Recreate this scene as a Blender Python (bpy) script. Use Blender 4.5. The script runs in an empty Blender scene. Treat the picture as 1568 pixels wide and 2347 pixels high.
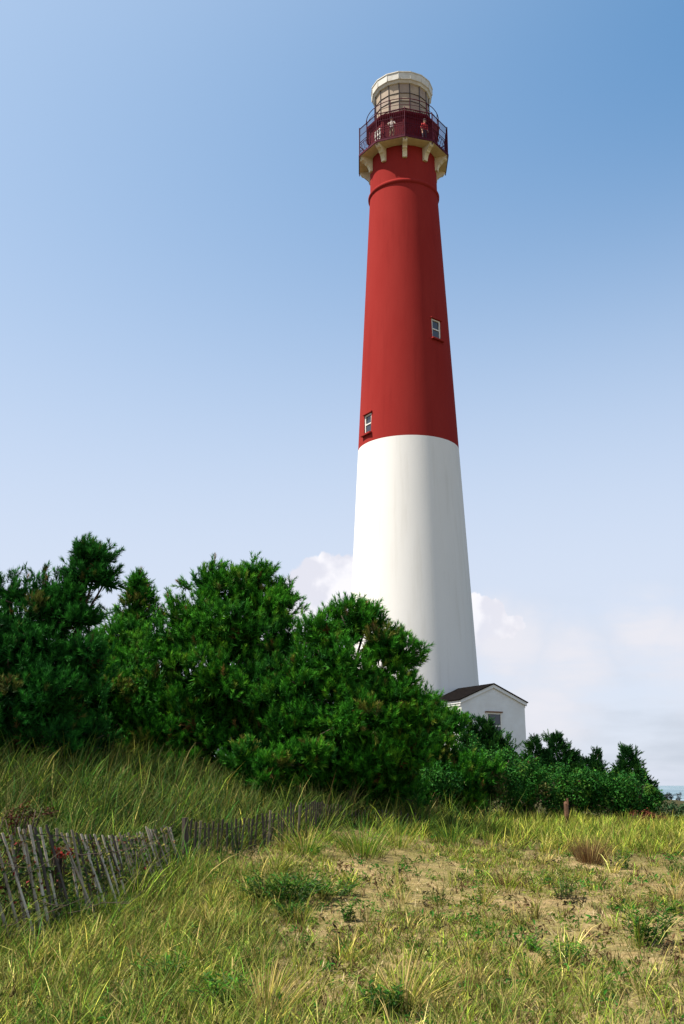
import bpy, bmesh, math
import numpy as np
from mathutils import Vector, Matrix
R = math.radians
scene = bpy.context.scene
COL = scene.collection
rng = np.random.default_rng(7)

# ------------------------------------------------------------------ camera
EYE = 1.65
FPX = 2347 * 35 / 36
PITCH = math.atan(627 / FPX)
cam_data = bpy.data.cameras.new('camera')
cam_data.sensor_fit = 'VERTICAL'; cam_data.sensor_height = 36; cam_data.sensor_width = 36
cam_data.lens = 35; cam_data.clip_start = 0.1; cam_data.clip_end = 60000
cam = bpy.data.objects.new('camera', cam_data); COL.objects.link(cam)
cam.location = (0, 0, EYE); cam.rotation_euler = (R(90) + PITCH, 0, 0)
scene.camera = cam

def at(px, py, d):
    """world point at ground distance d seen at (px,py) on a 1568x2347 sheet (survey of the site)"""
    xc = (px - 784) / FPX; yc = (1173.5 - py) / FPX
    y = math.cos(PITCH) - yc * math.sin(PITCH); z = math.sin(PITCH) + yc * math.cos(PITCH)
    k = d / y
    return Vector((xc * k, d, EYE + z * k))

# ------------------------------------------------------------------ light
SUN_EL = 59.0; SUN_AZ = -104.0            # azimuth clockwise from +Y
to_sun = Vector((math.sin(R(SUN_AZ)) * math.cos(R(SUN_EL)), math.cos(R(SUN_AZ)) * math.cos(R(SUN_EL)), math.sin(R(SUN_EL))))
sl = bpy.data.lights.new('sun', 'SUN'); sl.energy = 5.0; sl.angle = R(0.53); sl.color = (1.0, 0.945, 0.86)
so = bpy.data.objects.new('sun', sl); COL.objects.link(so); so.location = (-40, -20, 60)
so.rotation_euler = (-to_sun).to_track_quat('-Z', 'Y').to_euler()

scene.view_settings.view_transform = 'Standard'; scene.view_settings.look = 'None'
scene.view_settings.exposure = 0.75; scene.view_settings.gamma = 1.0
scene.view_settings.use_curve_mapping = False
scene.cycles.max_bounces = 5; scene.cycles.diffuse_bounces = 2; scene.cycles.glossy_bounces = 2; scene.cycles.transmission_bounces = 3

world = bpy.data.worlds.new('World'); scene.world = world; world.use_nodes = True
nt = world.node_tree; N = nt.nodes; L = nt.links; N.clear()
def wn(t, **kw):
    n = N.new(t)
    for k, v in kw.items(): setattr(n, k, v)
    return n
w_out = wn('ShaderNodeOutputWorld'); bg = wn('ShaderNodeBackground'); bg.inputs['Strength'].default_value = 0.0865
sky = wn('ShaderNodeTexSky', sky_type='NISHITA'); sky.sun_disc = False
sky.sun_elevation = R(SUN_EL); sky.sun_rotation = R(SUN_AZ); sky.altitude = 0; sky.air_density = 1.0; sky.dust_density = 0.7; sky.ozone_density = 2.0
tc = wn('ShaderNodeTexCoord')
noise = wn('ShaderNodeTexNoise'); noise.inputs['Scale'].default_value = 42; noise.inputs['Detail'].default_value = 7; noise.inputs['Roughness'].default_value = 0.55
L.new(tc.outputs['Generated'], noise.inputs['Vector'])
sub = wn('ShaderNodeVectorMath', operation='SUBTRACT'); sub.inputs[1].default_value = (0.5, 0.5, 0.5)
L.new(noise.outputs['Color'], sub.inputs[0])
scl = wn('ShaderNodeVectorMath', operation='SCALE'); scl.inputs['Scale'].default_value = 0.034
L.new(sub.outputs[0], scl.inputs[0])
dd = wn('ShaderNodeVectorMath', operation='ADD'); L.new(tc.outputs['Generated'], dd.inputs[0]); L.new(scl.outputs[0], dd.inputs[1])
def puff_cluster(puffs, soft):
    prev = None
    for px, py, r in puffs:
        d = (at(px, py, 100) - Vector((0, 0, EYE))).normalized()
        ds = wn('ShaderNodeVectorMath', operation='DISTANCE'); L.new(dd.outputs[0], ds.inputs[0]); ds.inputs[1].default_value = d
        mr = wn('ShaderNodeMapRange', interpolation_type='SMOOTHSTEP'); L.new(ds.outputs['Value'], mr.inputs['Value'])
        mr.inputs['From Min'].default_value = r / FPX; mr.inputs['From Max'].default_value = r / FPX * (1 - soft)
        if prev is None: prev = mr.outputs[0]
        else:
            mx = wn('ShaderNodeMath', operation='MAXIMUM'); L.new(prev, mx.inputs[0]); L.new(mr.outputs[0], mx.inputs[1]); prev = mx.outputs[0]
    return prev
cumulus = puff_cluster([(740, 1350, 84), (692, 1372, 58), (762, 1330, 60), (812, 1338, 70), (664, 1400, 48), (880, 1370, 90), (980, 1390, 90), (1075, 1420, 66), (1130, 1425, 44), (1178, 1432, 30), (720, 1440, 90), (840, 1450, 110)], 0.11)
soft_c = puff_cluster([(1160, 1480, 150), (1310, 1530, 150), (1480, 1450, 130), (1560, 1500, 150), (980, 1480, 160), (640, 1480, 150), (420, 1520, 200), (200, 1560, 220), (1250, 1620, 170), (-80, 1540, 220), (1720, 1540, 220)], 0.85)
sep = wn('ShaderNodeSeparateXYZ'); L.new(tc.outputs['Generated'], sep.inputs[0])
def wmath(op, a, b):
    n = wn('ShaderNodeMath', operation=op)
    for i, v in enumerate((a, b)):
        if isinstance(v, (int, float)): n.inputs[i].default_value = v
        else: L.new(v, n.inputs[i])
    return n.outputs[0]
def wmap(v, a, b, c, d):
    n = wn('ShaderNodeMapRange', interpolation_type='SMOOTHSTEP'); L.new(v, n.inputs['Value'])
    for k, x in zip(('From Min', 'From Max', 'To Min', 'To Max'), (a, b, c, d)): n.inputs[k].default_value = x
    return n.outputs[0]
# thin veil of broken low cloud all round the horizon
stretch = wn('ShaderNodeMapping'); stretch.inputs['Scale'].default_value = (3.0, 3.0, 14.0); L.new(tc.outputs['Generated'], stretch.inputs['Vector'])
vn = wn('ShaderNodeTexNoise'); vn.inputs['Scale'].default_value = 2.2; vn.inputs['Detail'].default_value = 6; vn.inputs['Roughness'].default_value = 0.55
L.new(stretch.outputs[0], vn.inputs['Vector'])
veil = wmath('MULTIPLY', wmap(vn.outputs['Fac'], 0.36, 0.7, 0.0, 1.0), wmap(sep.outputs['Z'], 0.22, 0.0, 0.0, 0.9))
haze_low = wmap(sep.outputs['Z'], 0.72, 0.12, 0.0, 0.92)
def wmix(fac, a, b):
    n = wn('ShaderNodeMix', data_type='RGBA')
    if isinstance(fac, float): n.inputs['Factor'].default_value = fac
    else: L.new(fac, n.inputs['Factor'])
    for k, v in (('A', a), ('B', b)):
        s = [q for q in n.inputs if q.name == k and q.type == 'RGBA'][0]
        if isinstance(v, tuple): s.default_value = v
        else: L.new(v, s)
    return [q for q in n.outputs if q.type == 'RGBA'][0]
hs = wn('ShaderNodeHueSaturation'); hs.inputs['Hue'].default_value = 0.488; hs.inputs['Saturation'].default_value = 1.36; hs.inputs['Value'].default_value = 1.3; L.new(sky.outputs[0], hs.inputs['Color'])
# pale glow of the hazy air towards the sun
dt = wn('ShaderNodeVectorMath', operation='DOT_PRODUCT'); L.new(tc.outputs['Generated'], dt.inputs[0]); dt.inputs[1].default_value = to_sun
glow = wmix(wmap(dt.outputs['Value'], 0.12, 0.9, 0.0, 0.8), hs.outputs[0], (4.5, 5.3, 6.5, 1))
c0 = wmix(haze_low, glow, (5.0, 5.35, 6.25, 1))
c1 = wmix(veil, c0, (4.0, 4.4, 5.05, 1))
c2 = wmix(wmath('MULTIPLY', soft_c, wmap(vn.outputs['Fac'], 0.3, 0.62, 0.15, 0.95)), c1, (5.75, 5.75, 6.2, 1))
puffn = wn('ShaderNodeTexNoise'); puffn.inputs['Scale'].default_value = 26; puffn.inputs['Detail'].default_value = 5; L.new(tc.outputs['Generated'], puffn.inputs['Vector'])
ccol = wmix(wmap(puffn.outputs['Fac'], 0.42, 0.58, 0.0, 1.0), (5.6, 5.55, 6.1, 1), (7.2, 7.0, 7.2, 1))
c3 = wmix(wmath('MULTIPLY', cumulus, wmap(sep.outputs['Z'], 0.10, 0.19, 0.15, 0.85)), c2, ccol)
L.new(c3, bg.inputs['Color']); L.new(bg.outputs[0], w_out.inputs[0])

# ------------------------------------------------------------------ materials
MATS = {}
def material(name, color, rough=0.8, spec=0.3, color2=None, scale=4.0, detail=5.0, bump=0.0, bump_scale=40.0, metallic=0.0, stretch=(1, 1, 1), lo=0.35, hi=0.65):
    m = bpy.data.materials.new(name); m.use_nodes = True; MATS[name] = m
    n = m.node_tree.nodes; l = m.node_tree.links; p = n['Principled BSDF']
    p.inputs['Base Color'].default_value = (*color, 1); p.inputs['Roughness'].default_value = rough
    p.inputs['Specular IOR Level'].default_value = spec; p.inputs['Metallic'].default_value = metallic
    t = n.new('ShaderNodeTexCoord'); mp = n.new('ShaderNodeMapping'); mp.inputs['Scale'].default_value = stretch
    l.new(t.outputs['Object'], mp.inputs['Vector'])
    if color2 is not None:
        ns = n.new('ShaderNodeTexNoise'); ns.inputs['Scale'].default_value = scale; ns.inputs['Detail'].default_value = detail; ns.inputs['Roughness'].default_value = 0.6
        l.new(mp.outputs[0], ns.inputs['Vector'])
        rp = n.new('ShaderNodeValToRGB'); rp.color_ramp.elements[0].position = lo; rp.color_ramp.elements[1].position = hi
        rp.color_ramp.elements[0].color = (*color, 1); rp.color_ramp.elements[1].color = (*color2, 1)
        l.new(ns.outputs['Fac'], rp.inputs[0]); l.new(rp.outputs[0], p.inputs['Base Color'])
    if bump:
        nb = n.new('ShaderNodeTexNoise'); nb.inputs['Scale'].default_value = bump_scale; nb.inputs['Detail'].default_value = 4
        l.new(mp.outputs[0], nb.inputs['Vector'])
        bp = n.new('ShaderNodeBump'); bp.inputs['Strength'].default_value = bump; bp.inputs['Distance'].default_value = 0.02
        l.new(nb.outputs['Fac'], bp.inputs['Height']); l.new(bp.outputs[0], p.inputs['Normal'])
    return m
def leaf_material(name, transl=0.25, rough=0.55, spec=0.3):
    """colour comes from the per-leaf tint attribute"""
    m = bpy.data.materials.new(name); m.use_nodes = True; MATS[name] = m
    n = m.node_tree.nodes; l = m.node_tree.links; p = n['Principled BSDF']; o = n['Material Output']
    a = n.new('ShaderNodeAttribute'); a.attribute_name = 'tint'
    p.inputs['Roughness'].default_value = rough; p.inputs['Specular IOR Level'].default_value = spec
    l.new(a.outputs['Color'], p.inputs['Base Color'])
    if transl:
        tr = n.new('ShaderNodeBsdfTranslucent'); l.new(a.outputs['Color'], tr.inputs['Color'])
        mx = n.new('ShaderNodeMixShader'); mx.inputs[0].default_value = transl
        l.new(p.outputs[0], mx.inputs[1]); l.new(tr.outputs[0], mx.inputs[2]); l.new(mx.outputs[0], o.inputs['Surface'])
    return m

def tower_paint(name, base, worn, dirt, wear_amt):
    m = material(name, base, 0.9, 0.04)
    n = m.node_tree.nodes; l = m.node_tree.links; p = n['Principled BSDF']
    t = n.new('ShaderNodeTexCoord')
    def nz(scale, st, detail=6):
        mp = n.new('ShaderNodeMapping'); mp.inputs['Scale'].default_value = st; l.new(t.outputs['Object'], mp.inputs['Vector'])
        q = n.new('ShaderNodeTexNoise'); q.inputs['Scale'].default_value = scale; q.inputs['Detail'].default_value = detail; q.inputs['Roughness'].default_value = 0.6
        l.new(mp.outputs[0], q.inputs['Vector']); return q.outputs['Fac']
    def ramp(v, a, b):
        q = n.new('ShaderNodeMapRange'); q.inputs['From Min'].default_value = a; q.inputs['From Max'].default_value = b; l.new(v, q.inputs['Value']); return q.outputs[0]
    def mix(f, a, b):
        q = n.new('ShaderNodeMix'); q.data_type = 'RGBA'; l.new(f, q.inputs['Factor'])
        ia = [s for s in q.inputs if s.type == 'RGBA']
        for s, v in zip(ia, (a, b)):
            if isinstance(v, tuple): s.default_value = (*v, 1)
            else: l.new(v, s)
        return [s for s in q.outputs if s.type == 'RGBA'][0]
    def mul(v, k):
        q = n.new('ShaderNodeMath'); q.operation = 'MULTIPLY'; l.new(v, q.inputs[0]); q.inputs[1].default_value = k; return q.outputs[0]
    c = mix(mul(ramp(nz(0.5, (1, 1, 0.35)), 0.35, 0.75), wear_amt), base, worn)
    c = mix(mul(ramp(nz(2.6, (1, 1, 0.06)), 0.52, 0.8), wear_amt), c, dirt)
    c = mix(mul(ramp(nz(9, (1, 1, 1)), 0.62, 0.75), wear_amt * 0.6), c, worn)
    l.new(c, p.inputs['Base Color'])
    # faint brick coursing under the paint and pitted render
    bk = n.new('ShaderNodeTexNoise'); bk.inputs['Scale'].default_value = 10; bk.inputs['Detail'].default_value = 7; l.new(t.outputs['Object'], bk.inputs['Vector'])
    wv = n.new('ShaderNodeTexWave'); wv.wave_type = 'BANDS'; wv.bands_direction = 'Z'; wv.inputs['Scale'].default_value = 2.1; wv.inputs['Distortion'].default_value = 0.6; l.new(t.outputs['Object'], wv.inputs['Vector'])
    ad = n.new('ShaderNodeMath'); ad.operation = 'MULTIPLY_ADD'; l.new(wv.outputs['Fac'], ad.inputs[0]); ad.inputs[1].default_value = 0.015; l.new(bk.outputs['Fac'], ad.inputs[2])
    bp = n.new('ShaderNodeBump'); bp.inputs['Strength'].default_value = 0.14; bp.inputs['Distance'].default_value = 0.03
    l.new(ad.outputs[0], bp.inputs['Height']); l.new(bp.outputs[0], p.inputs['Normal'])
    return m
RED = tower_paint('red_tower_paint', (0.262, 0.023, 0.019), (0.31, 0.036, 0.029), (0.19, 0.016, 0.014), 0.5)
WHITE = tower_paint('white_tower_paint', (0.78, 0.745, 0.69), (0.71, 0.675, 0.62), (0.64, 0.60, 0.53), 0.6)
CREAM = material('cream_paint', (0.72, 0.62, 0.42), 0.7, 0.3, (0.62, 0.51, 0.33), 3.0, bump=0.15)
MAROON = material('maroon_iron', (0.065, 0.010, 0.022), 0.75, 0.1, (0.095, 0.013, 0.026), 6.0)
MAROONWALL = material('maroon_wall', (0.13, 0.009, 0.014), 0.8, 0.08, (0.09, 0.007, 0.011), 2.0, bump=0.1)
IRON = material('dark_iron', (0.03, 0.022, 0.022), 0.6, 0.4)
CAPW = material('lantern_cap_paint', (0.66, 0.63, 0.56), 0.6, 0.3, (0.55, 0.50, 0.42), 2.5)
PANEL = [material('lantern_panel_' + s, c, 0.6, 0.15, c2, 2.0) for s, c, c2 in (
    ('tan', (0.33, 0.25, 0.18), (0.40, 0.31, 0.22)), ('sand', (0.38, 0.30, 0.215), (0.31, 0.235, 0.17)), ('rose', (0.29, 0.215, 0.17), (0.35, 0.265, 0.20)))]
FRAMEW = material('white_window_paint', (0.78, 0.74, 0.66), 0.5, 0.4, (0.66, 0.61, 0.52), 8.0)
GLASS = material('dark_window_glass', (0.035, 0.04, 0.055), 0.08, 0.6)
ROOF = material('dark_roof_felt', (0.005, 0.004, 0.004), 0.95, 0.02, (0.010, 0.008, 0.007), 5.0, bump=0.3)
HWALL = material('house_white_paint', (0.80, 0.78, 0.74), 0.75, 0.25, (0.73, 0.70, 0.65), 1.5, bump=0.2, bump_scale=14)
BROWN = material('brown_trim', (0.20, 0.10, 0.05), 0.6, 0.3)
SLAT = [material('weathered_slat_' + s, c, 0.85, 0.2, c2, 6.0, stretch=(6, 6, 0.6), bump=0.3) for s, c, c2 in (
    ('grey', (0.30, 0.24, 0.17), (0.16, 0.125, 0.085)), ('pale', (0.52, 0.44, 0.34), (0.30, 0.24, 0.17)), ('dark', (0.085, 0.065, 0.05), (0.045, 0.035, 0.028)))]  # dark tone serves as painted shade on the far fence, own colour elsewhere
POSTW = material('brown_post_wood', (0.22, 0.11, 0.06), 0.85, 0.2, (0.10, 0.055, 0.035), 8.0, stretch=(5, 5, 0.7), bump=0.4)
BARK = material('pine_bark', (0.10, 0.07, 0.05), 0.9, 0.2, (0.045, 0.035, 0.028), 8.0, bump=0.5)
NEEDLE = leaf_material('pine_needle', 0.15, 0.6, 0.08)
LEAF = leaf_material('shrub_leaf', 0.2, 0.6, 0.10)
BLADE = leaf_material('grass_blade', 0.2, 0.7, 0.08)

# ------------------------------------------------------------------ mesh helpers
def mesh_np(name, verts, loops, starts, totals, mat, tint=None, smooth=False):
    me = bpy.data.meshes.new(name)
    me.vertices.add(len(verts)); me.vertices.foreach_set('co', np.ascontiguousarray(verts, dtype=np.float32).ravel())
    me.loops.add(len(loops)); me.loops.foreach_set('vertex_index', np.ascontiguousarray(loops, dtype=np.int32))
    me.polygons.add(len(starts)); me.polygons.foreach_set('loop_start', np.ascontiguousarray(starts, dtype=np.int32))
    me.polygons.foreach_set('loop_total', np.ascontiguousarray(totals, dtype=np.int32))
    me.polygons.foreach_set('use_smooth', np.full(len(starts), smooth))
    me.update(calc_edges=True)
    if tint is not None:
        a = me.color_attributes.new('tint', 'FLOAT_COLOR', 'POINT')
        c = np.ones((len(verts), 4), np.float32); c[:, :3] = tint; a.data.foreach_set('color', c.ravel())
    me.materials.append(mat)
    return me
class MB:
    def __init__(s): s.v = []; s.f = []
    def add(s, v, f):
        o = len(s.v); s.v += [tuple(p) for p in v]; s.f += [tuple(i + o for i in q) for q in f]; return s
    def box(s, c, size, ux=(1, 0, 0), uy=(0, 1, 0), uz=(0, 0, 1)):
        c = Vector(c); ux = Vector(ux) * size[0] / 2; uy = Vector(uy) * size[1] / 2; uz = Vector(uz) * size[2] / 2
        v = [c + a * ux + b * uy + d * uz for a in (-1, 1) for b in (-1, 1) for d in (-1, 1)]
        return s.add(v, [(0, 1, 3, 2), (4, 6, 7, 5), (0, 4, 5, 1), (2, 3, 7, 6), (0, 2, 6, 4), (1, 5, 7, 3)])
    def tube(s, pts, rad, n=6, closed=False):
        pts = [Vector(p) for p in pts]; m = len(pts)
        if not hasattr(rad, '__len__'): rad = [rad] * m
        v = []
        for i, p in enumerate(pts):
            if closed: t = pts[(i + 1) % m] - pts[i - 1]
            else: t = pts[min(i + 1, m - 1)] - pts[max(i - 1, 0)]
            t.normalize(); a = t.cross(Vector((0, 0, 1)))
            if a.length < 1e-3: a = t.cross(Vector((1, 0, 0)))
            a.normalize(); b = t.cross(a)
            for k in range(n):
                q = 2 * math.pi * k / n; v.append(p + (a * math.cos(q) + b * math.sin(q)) * rad[i])
        f = []
        for i in range(m if closed else m - 1):
            j = (i + 1) % m
            for k in range(n): f.append((i * n + k, i * n + (k + 1) % n, j * n + (k + 1) % n, j * n + k))
        if not closed: f.append(tuple(range(n))); f.append(tuple(range((m - 1) * n, m * n))[::-1])
        return s.add(v, f)
    def lathe(s, prof, angs, cx=0, cy=0, close=True):
        n = len(angs); v = []
        for r, z in prof:
            for a in angs: v.append((cx + r * math.sin(a), cy - r * math.cos(a), z))
        f = []
        for i in range(len(prof) - 1):
            for k in range(n if close else n - 1): f.append((i * n + k, i * n + (k + 1) % n, (i + 1) * n + (k + 1) % n, (i + 1) * n + k))
        return s.add(v, f)
    def mesh(s, name, mat, smooth=False, bevel=0):
        me = bpy.data.meshes.new(name); me.from_pydata(s.v, [], s.f); me.materials.append(mat)
        bm = bmesh.new(); bm.from_mesh(me)
        bmesh.ops.recalc_face_normals(bm, faces=bm.faces)
        if bevel: bmesh.ops.bevel(bm, geom=list(bm.edges), offset=bevel, segments=1, affect='EDGES')
        bm.to_mesh(me); bm.free()
        if smooth: me.polygons.foreach_set('use_smooth', [True] * len(me.polygons))
        me.update(); return me
    def build(s, name, mat, parent=None, **kw): return obj(name, s.mesh(name, mat, **kw), parent)
def obj(name, me, parent=None, loc=None):
    o = bpy.data.objects.new(name, me); COL.objects.link(o)
    if parent: o.parent = parent
    if loc is not None: o.location = loc
    return o
def tag(o, label=None, cat=None, group=None, kind=None):
    if label: o['label'] = label
    if cat: o['category'] = cat
    if group: o['group'] = group
    if kind: o['kind'] = kind
    return o
def thing(name, loc, label, cat, group=None, rz=0):
    o = bpy.data.objects.new(name, None); COL.objects.link(o); o.location = loc; o.rotation_euler = (0, 0, rz); o.empty_display_size = 0.2
    return tag(o, label, cat, group)

# ------------------------------------------------------------------ terrain
def sstep(a, b, x):
    t = np.clip((x - a) / (b - a), 0, 1); return t * t * (3 - 2 * t)
def wob(x, y, s, seed):
    r = np.random.default_rng(seed); z = 0
    for i in range(6):
        a = r.uniform(0, 6.28); k = s * r.uniform(0.6, 1.7); z = z + np.sin((x * math.cos(a) + y * math.sin(a)) * k + r.uniform(0, 6.28))
    return z / 6
def H(x, y):
    x = np.asarray(x, float); y = np.asarray(y, float)
    h = 0.7 * sstep(4, 28, y)
    h = h - 0.3 * sstep(30, 60, y) - 0.6 * sstep(60, 110, y) - 1.9 * sstep(110, 210, y) - 4.0 * sstep(210, 600, y)
    h = h + 1.75 * np.exp(-((x + 8) ** 2) / 50 - ((y - 19) ** 2) / 24.5)
    h = h + 1.1 * np.exp(-((x + 6) ** 2) / 60 - ((y - 30) ** 2) / 60)
    h = h + 1.7 * np.exp(-((x - 4) ** 2 + (y - 60) ** 2) / 162)
    near = 1 - sstep(45, 120, np.abs(y) + np.abs(x) * 0.6)
    h = h + near * (0.05 * wob(x, y, 1.1, 3) + 0.025 * wob(x, y, 3.6, 4) + 0.012 * wob(x, y, 9, 5))
    return h
def Hs(x, y): return float(H(x, y))
gx = np.concatenate([-np.geomspace(20000, 18.5, 34), np.arange(-18, 20, 0.16), np.geomspace(20.5, 20000, 34)])
gy = np.concatenate([-np.geomspace(3000, 3, 18), np.arange(-2, 6, 0.5), np.arange(6, 32, 0.16), np.geomspace(32.3, 20000, 60)])
X, Y = np.meshgrid(gx, gy); Z = H(X, Y)
nv = np.stack([X, Y, Z], -1).reshape(-1, 3)
nx, ny = len(gx), len(gy)
ii = (np.arange(ny - 1)[:, None] * nx + np.arange(nx - 1)[None, :]).ravel()
quads = np.stack([ii, ii + 1, ii + 1 + nx, ii + nx], -1)
GROUND = material('dune_sand', (0.39, 0.275, 0.135), 0.95, 0.05, (0.23, 0.155, 0.065), 0.9, 8, bump=0.5, bump_scale=30)
def dress_ground():
    n = GROUND.node_tree.nodes; l = GROUND.node_tree.links; p = n['Principled BSDF']
    t = n.new('ShaderNodeTexCoord')
    cur = p.inputs['Base Color'].links[0].from_socket
    for sc, a, b, col, amt in ((0.5, 0.40, 0.58, (0.16, 0.13, 0.04), 0.65), (3.0, 0.44, 0.60, (0.13, 0.12, 0.03), 0.75), (11.0, 0.46, 0.62, (0.10, 0.085, 0.03), 0.8), (38.0, 0.55, 0.68, (0.085, 0.05, 0.025), 0.7), (60.0, 0.56, 0.7, (0.62, 0.48, 0.27), 0.6)):
        q = n.new('ShaderNodeTexNoise'); q.inputs['Scale'].default_value = sc; q.inputs['Detail'].default_value = 6; l.new(t.outputs['Object'], q.inputs['Vector'])
        m = n.new('ShaderNodeMapRange'); m.inputs['From Min'].default_value = a; m.inputs['From Max'].default_value = b; m.inputs['To Max'].default_value = amt; l.new(q.outputs['Fac'], m.inputs['Value'])
        x = n.new('ShaderNodeMix'); x.data_type = 'RGBA'; l.new(m.outputs[0], x.inputs['Factor'])
        ia = [s for s in x.inputs if s.type == 'RGBA']; l.new(cur, ia[0]); ia[1].default_value = (*col, 1)
        cur = [s for s in x.outputs if s.type == 'RGBA'][0]
    # dark thatch and humus where the plants grow thick
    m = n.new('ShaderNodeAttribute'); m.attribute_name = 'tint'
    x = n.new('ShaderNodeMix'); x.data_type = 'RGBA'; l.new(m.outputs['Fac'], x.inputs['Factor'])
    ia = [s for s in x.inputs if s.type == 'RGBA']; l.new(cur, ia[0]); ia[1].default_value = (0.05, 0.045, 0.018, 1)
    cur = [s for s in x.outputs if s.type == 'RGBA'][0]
    l.new(cur, p.inputs['Base Color'])
dress_ground()
def xf(y):                       # line of the sand fence
    return np.where(y < 14.2, -3.8 + (y - 9.9) * 0.34, -2.33 + (y - 14.2) * 0.70)
def dune_f(x, y): return sstep(0.45, -0.15, x - xf(y) + 0.35 * wob(x, y, 1.0, 60) - np.where(y > 14.2, 0.45, 0.0)) * sstep(8.5, 10, y) * (1 - np.where(y > 13.5, 0.88, 0.0) * np.exp(-((x - xf(y) - 0.15) / 0.42) ** 2))
def left_f(x, y): return sstep(0.2, -1.4, x + 0.6 * wob(x, y, 0.9, 61)) * sstep(15.0, 12.5, y + 0.5 * wob(x, y, 1.2, 62)) * (1 - 0.8 * dune_f(x, y))
def band_f(x, y): return sstep(16.5, 19.5, y + 1.4 * wob(x, y, 0.7, 63)) * sstep(0.0, 2.0, x)
def rest_f(x, y): return (1 - np.maximum(np.maximum(dune_f(x, y), left_f(x, y)), 0.8 * band_f(x, y))) * sstep(-0.16, 0.24, wob(x, y, 1.7, 64) + 0.4 * wob(x, y, 5, 65))
def front_f(x, y): return sstep(10.2, 8.2, y + 0.6 * wob(x, y, 1.3, 66)) * sstep(-0.6, 0.3, wob(x, y, 2.0, 67))
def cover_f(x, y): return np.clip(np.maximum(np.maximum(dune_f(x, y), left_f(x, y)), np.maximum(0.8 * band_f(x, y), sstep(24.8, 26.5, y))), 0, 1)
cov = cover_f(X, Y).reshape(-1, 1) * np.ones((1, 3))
g = obj('ground', mesh_np('ground', nv, quads.ravel(), np.arange(len(quads)) * 4, np.full(len(quads), 4), GROUND, cov, smooth=True))
tag(g, 'sandy dune ground sloping up from the foreground', None, None, 'structure')
SEA = material('sea_water', (0.035, 0.10, 0.12), 0.25, 0.5, (0.06, 0.15, 0.17), 0.02, 4, stretch=(0.3, 1, 1))
def dress_sea():
    n = SEA.node_tree.nodes; l = SEA.node_tree.links; p = n['Principled BSDF']
    t = n.new('ShaderNodeTexCoord'); mp = n.new('ShaderNodeMapping'); mp.inputs['Scale'].default_value = (0.05, 0.3, 1); l.new(t.outputs['Object'], mp.inputs['Vector'])
    q = n.new('ShaderNodeTexNoise'); q.inputs['Scale'].default_value = 1.0; q.inputs['Detail'].default_value = 5; l.new(mp.outputs[0], q.inputs['Vector'])
    bp = n.new('ShaderNodeBump'); bp.inputs['Strength'].default_value = 0.8; bp.inputs['Distance'].default_value = 0.6; l.new(q.outputs['Fac'], bp.inputs['Height']); l.new(bp.outputs[0], p.inputs['Normal'])
    m2 = n.new('ShaderNodeMapping'); m2.inputs['Scale'].default_value = (0.012, 0.03, 1); l.new(t.outputs['Object'], m2.inputs['Vector'])
    q2 = n.new('ShaderNodeTexNoise'); q2.inputs['Scale'].default_value = 1.4; q2.inputs['Detail'].default_value = 6; l.new(m2.outputs[0], q2.inputs['Vector'])
    mr = n.new('ShaderNodeMapRange'); mr.inputs['From Min'].default_value = 0.58; mr.inputs['From Max'].default_value = 0.66; l.new(q2.outputs['Fac'], mr.inputs['Value'])
    cur = p.inputs['Base Color'].links[0].from_socket
    x = n.new('ShaderNodeMix'); x.data_type = 'RGBA'; l.new(mr.outputs[0], x.inputs['Factor'])
    ia = [s for s in x.inputs if s.type == 'RGBA']; l.new(cur, ia[0]); ia[1].default_value = (0.62, 0.70, 0.70, 1)
    l.new([s for s in x.outputs if s.type == 'RGBA'][0], p.inputs['Base Color'])
dress_sea()
sx = np.concatenate([-np.geomspace(22000, 60, 14), np.geomspace(60, 22000, 14)]); sy = np.geomspace(120, 24000, 30)
mb = MB(); mb.add([(a, b, -1.5) for b in sy for a in sx], [(j * 28 + i, j * 28 + i + 1, (j + 1) * 28 + i + 1, (j + 1) * 28 + i) for j in range(29) for i in range(27)])
tag(mb.build('sea', SEA), 'blue green sea reaching to the horizon', None, None, 'structure')

# ------------------------------------------------------------------ lighthouse
TX, TY = 4.22, 60.0
BASE_Z = Hs(TX, TY) - 0.1
LH = thing('lighthouse', (TX, TY, 0), 'tall red and white lighthouse tower with lantern and railed gallery', 'lighthouse')
FACE = R(-4.0)                                     # the bearing that looks at the camera
def TR(z): return 2.30 + 0.0487 * (40.5 - z)
wins = [(FACE + R(43), 28.86, 30.22, 0.78), (FACE + R(-53.5), 22.72, 24.02, 0.78)]
angs = [FACE + 2 * math.pi * k / 96 for k in range(96)]
wa = []
for a, z0, z1, w in wins:
    h = w / 2 / TR((z0 + z1) / 2); wa.append((a - h, a + h))
angs = sorted([a for a in ((b + math.pi) % (2 * math.pi) - math.pi for b in angs) if not any(abs(a - e) < 0.012 for p in wa for e in p)] + [e for p in wa for e in p])
nA = len(angs)
MB().lathe([(TR(z), z) for z in (BASE_Z - 1.0, 6, 10, 14, 18, 22.1)], angs).build('white_shaft', WHITE, LH, smooth=True)
zs = sorted([22.1, 26, 32, 35, 38, 40.2] + [z for w in wins for z in w[1:3]])
mb = MB(); vv = [(TR(z) * math.sin(a), -TR(z) * math.cos(a), z) for z in zs for a in angs]; ff = []
def in_win(a0, a1, z0, z1):
    for (p, q), w in zip(wa, wins):
        if a0 > p - 1e-6 and a1 < q + 1e-6 and z0 > w[1] - 1e-6 and z1 < w[2] + 1e-6: return True
    return False
for i in range(len(zs) - 1):
    for k in range(nA):
        k2 = (k + 1) % nA
        if k2 and in_win(angs[k], angs[k2], zs[i], zs[i + 1]): continue
        ff.append((i * nA + k, i * nA + k2, (i + 1) * nA + k2, (i + 1) * nA + k))
mb.add(vv, ff).build('red_shaft', RED, LH, smooth=True)
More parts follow.
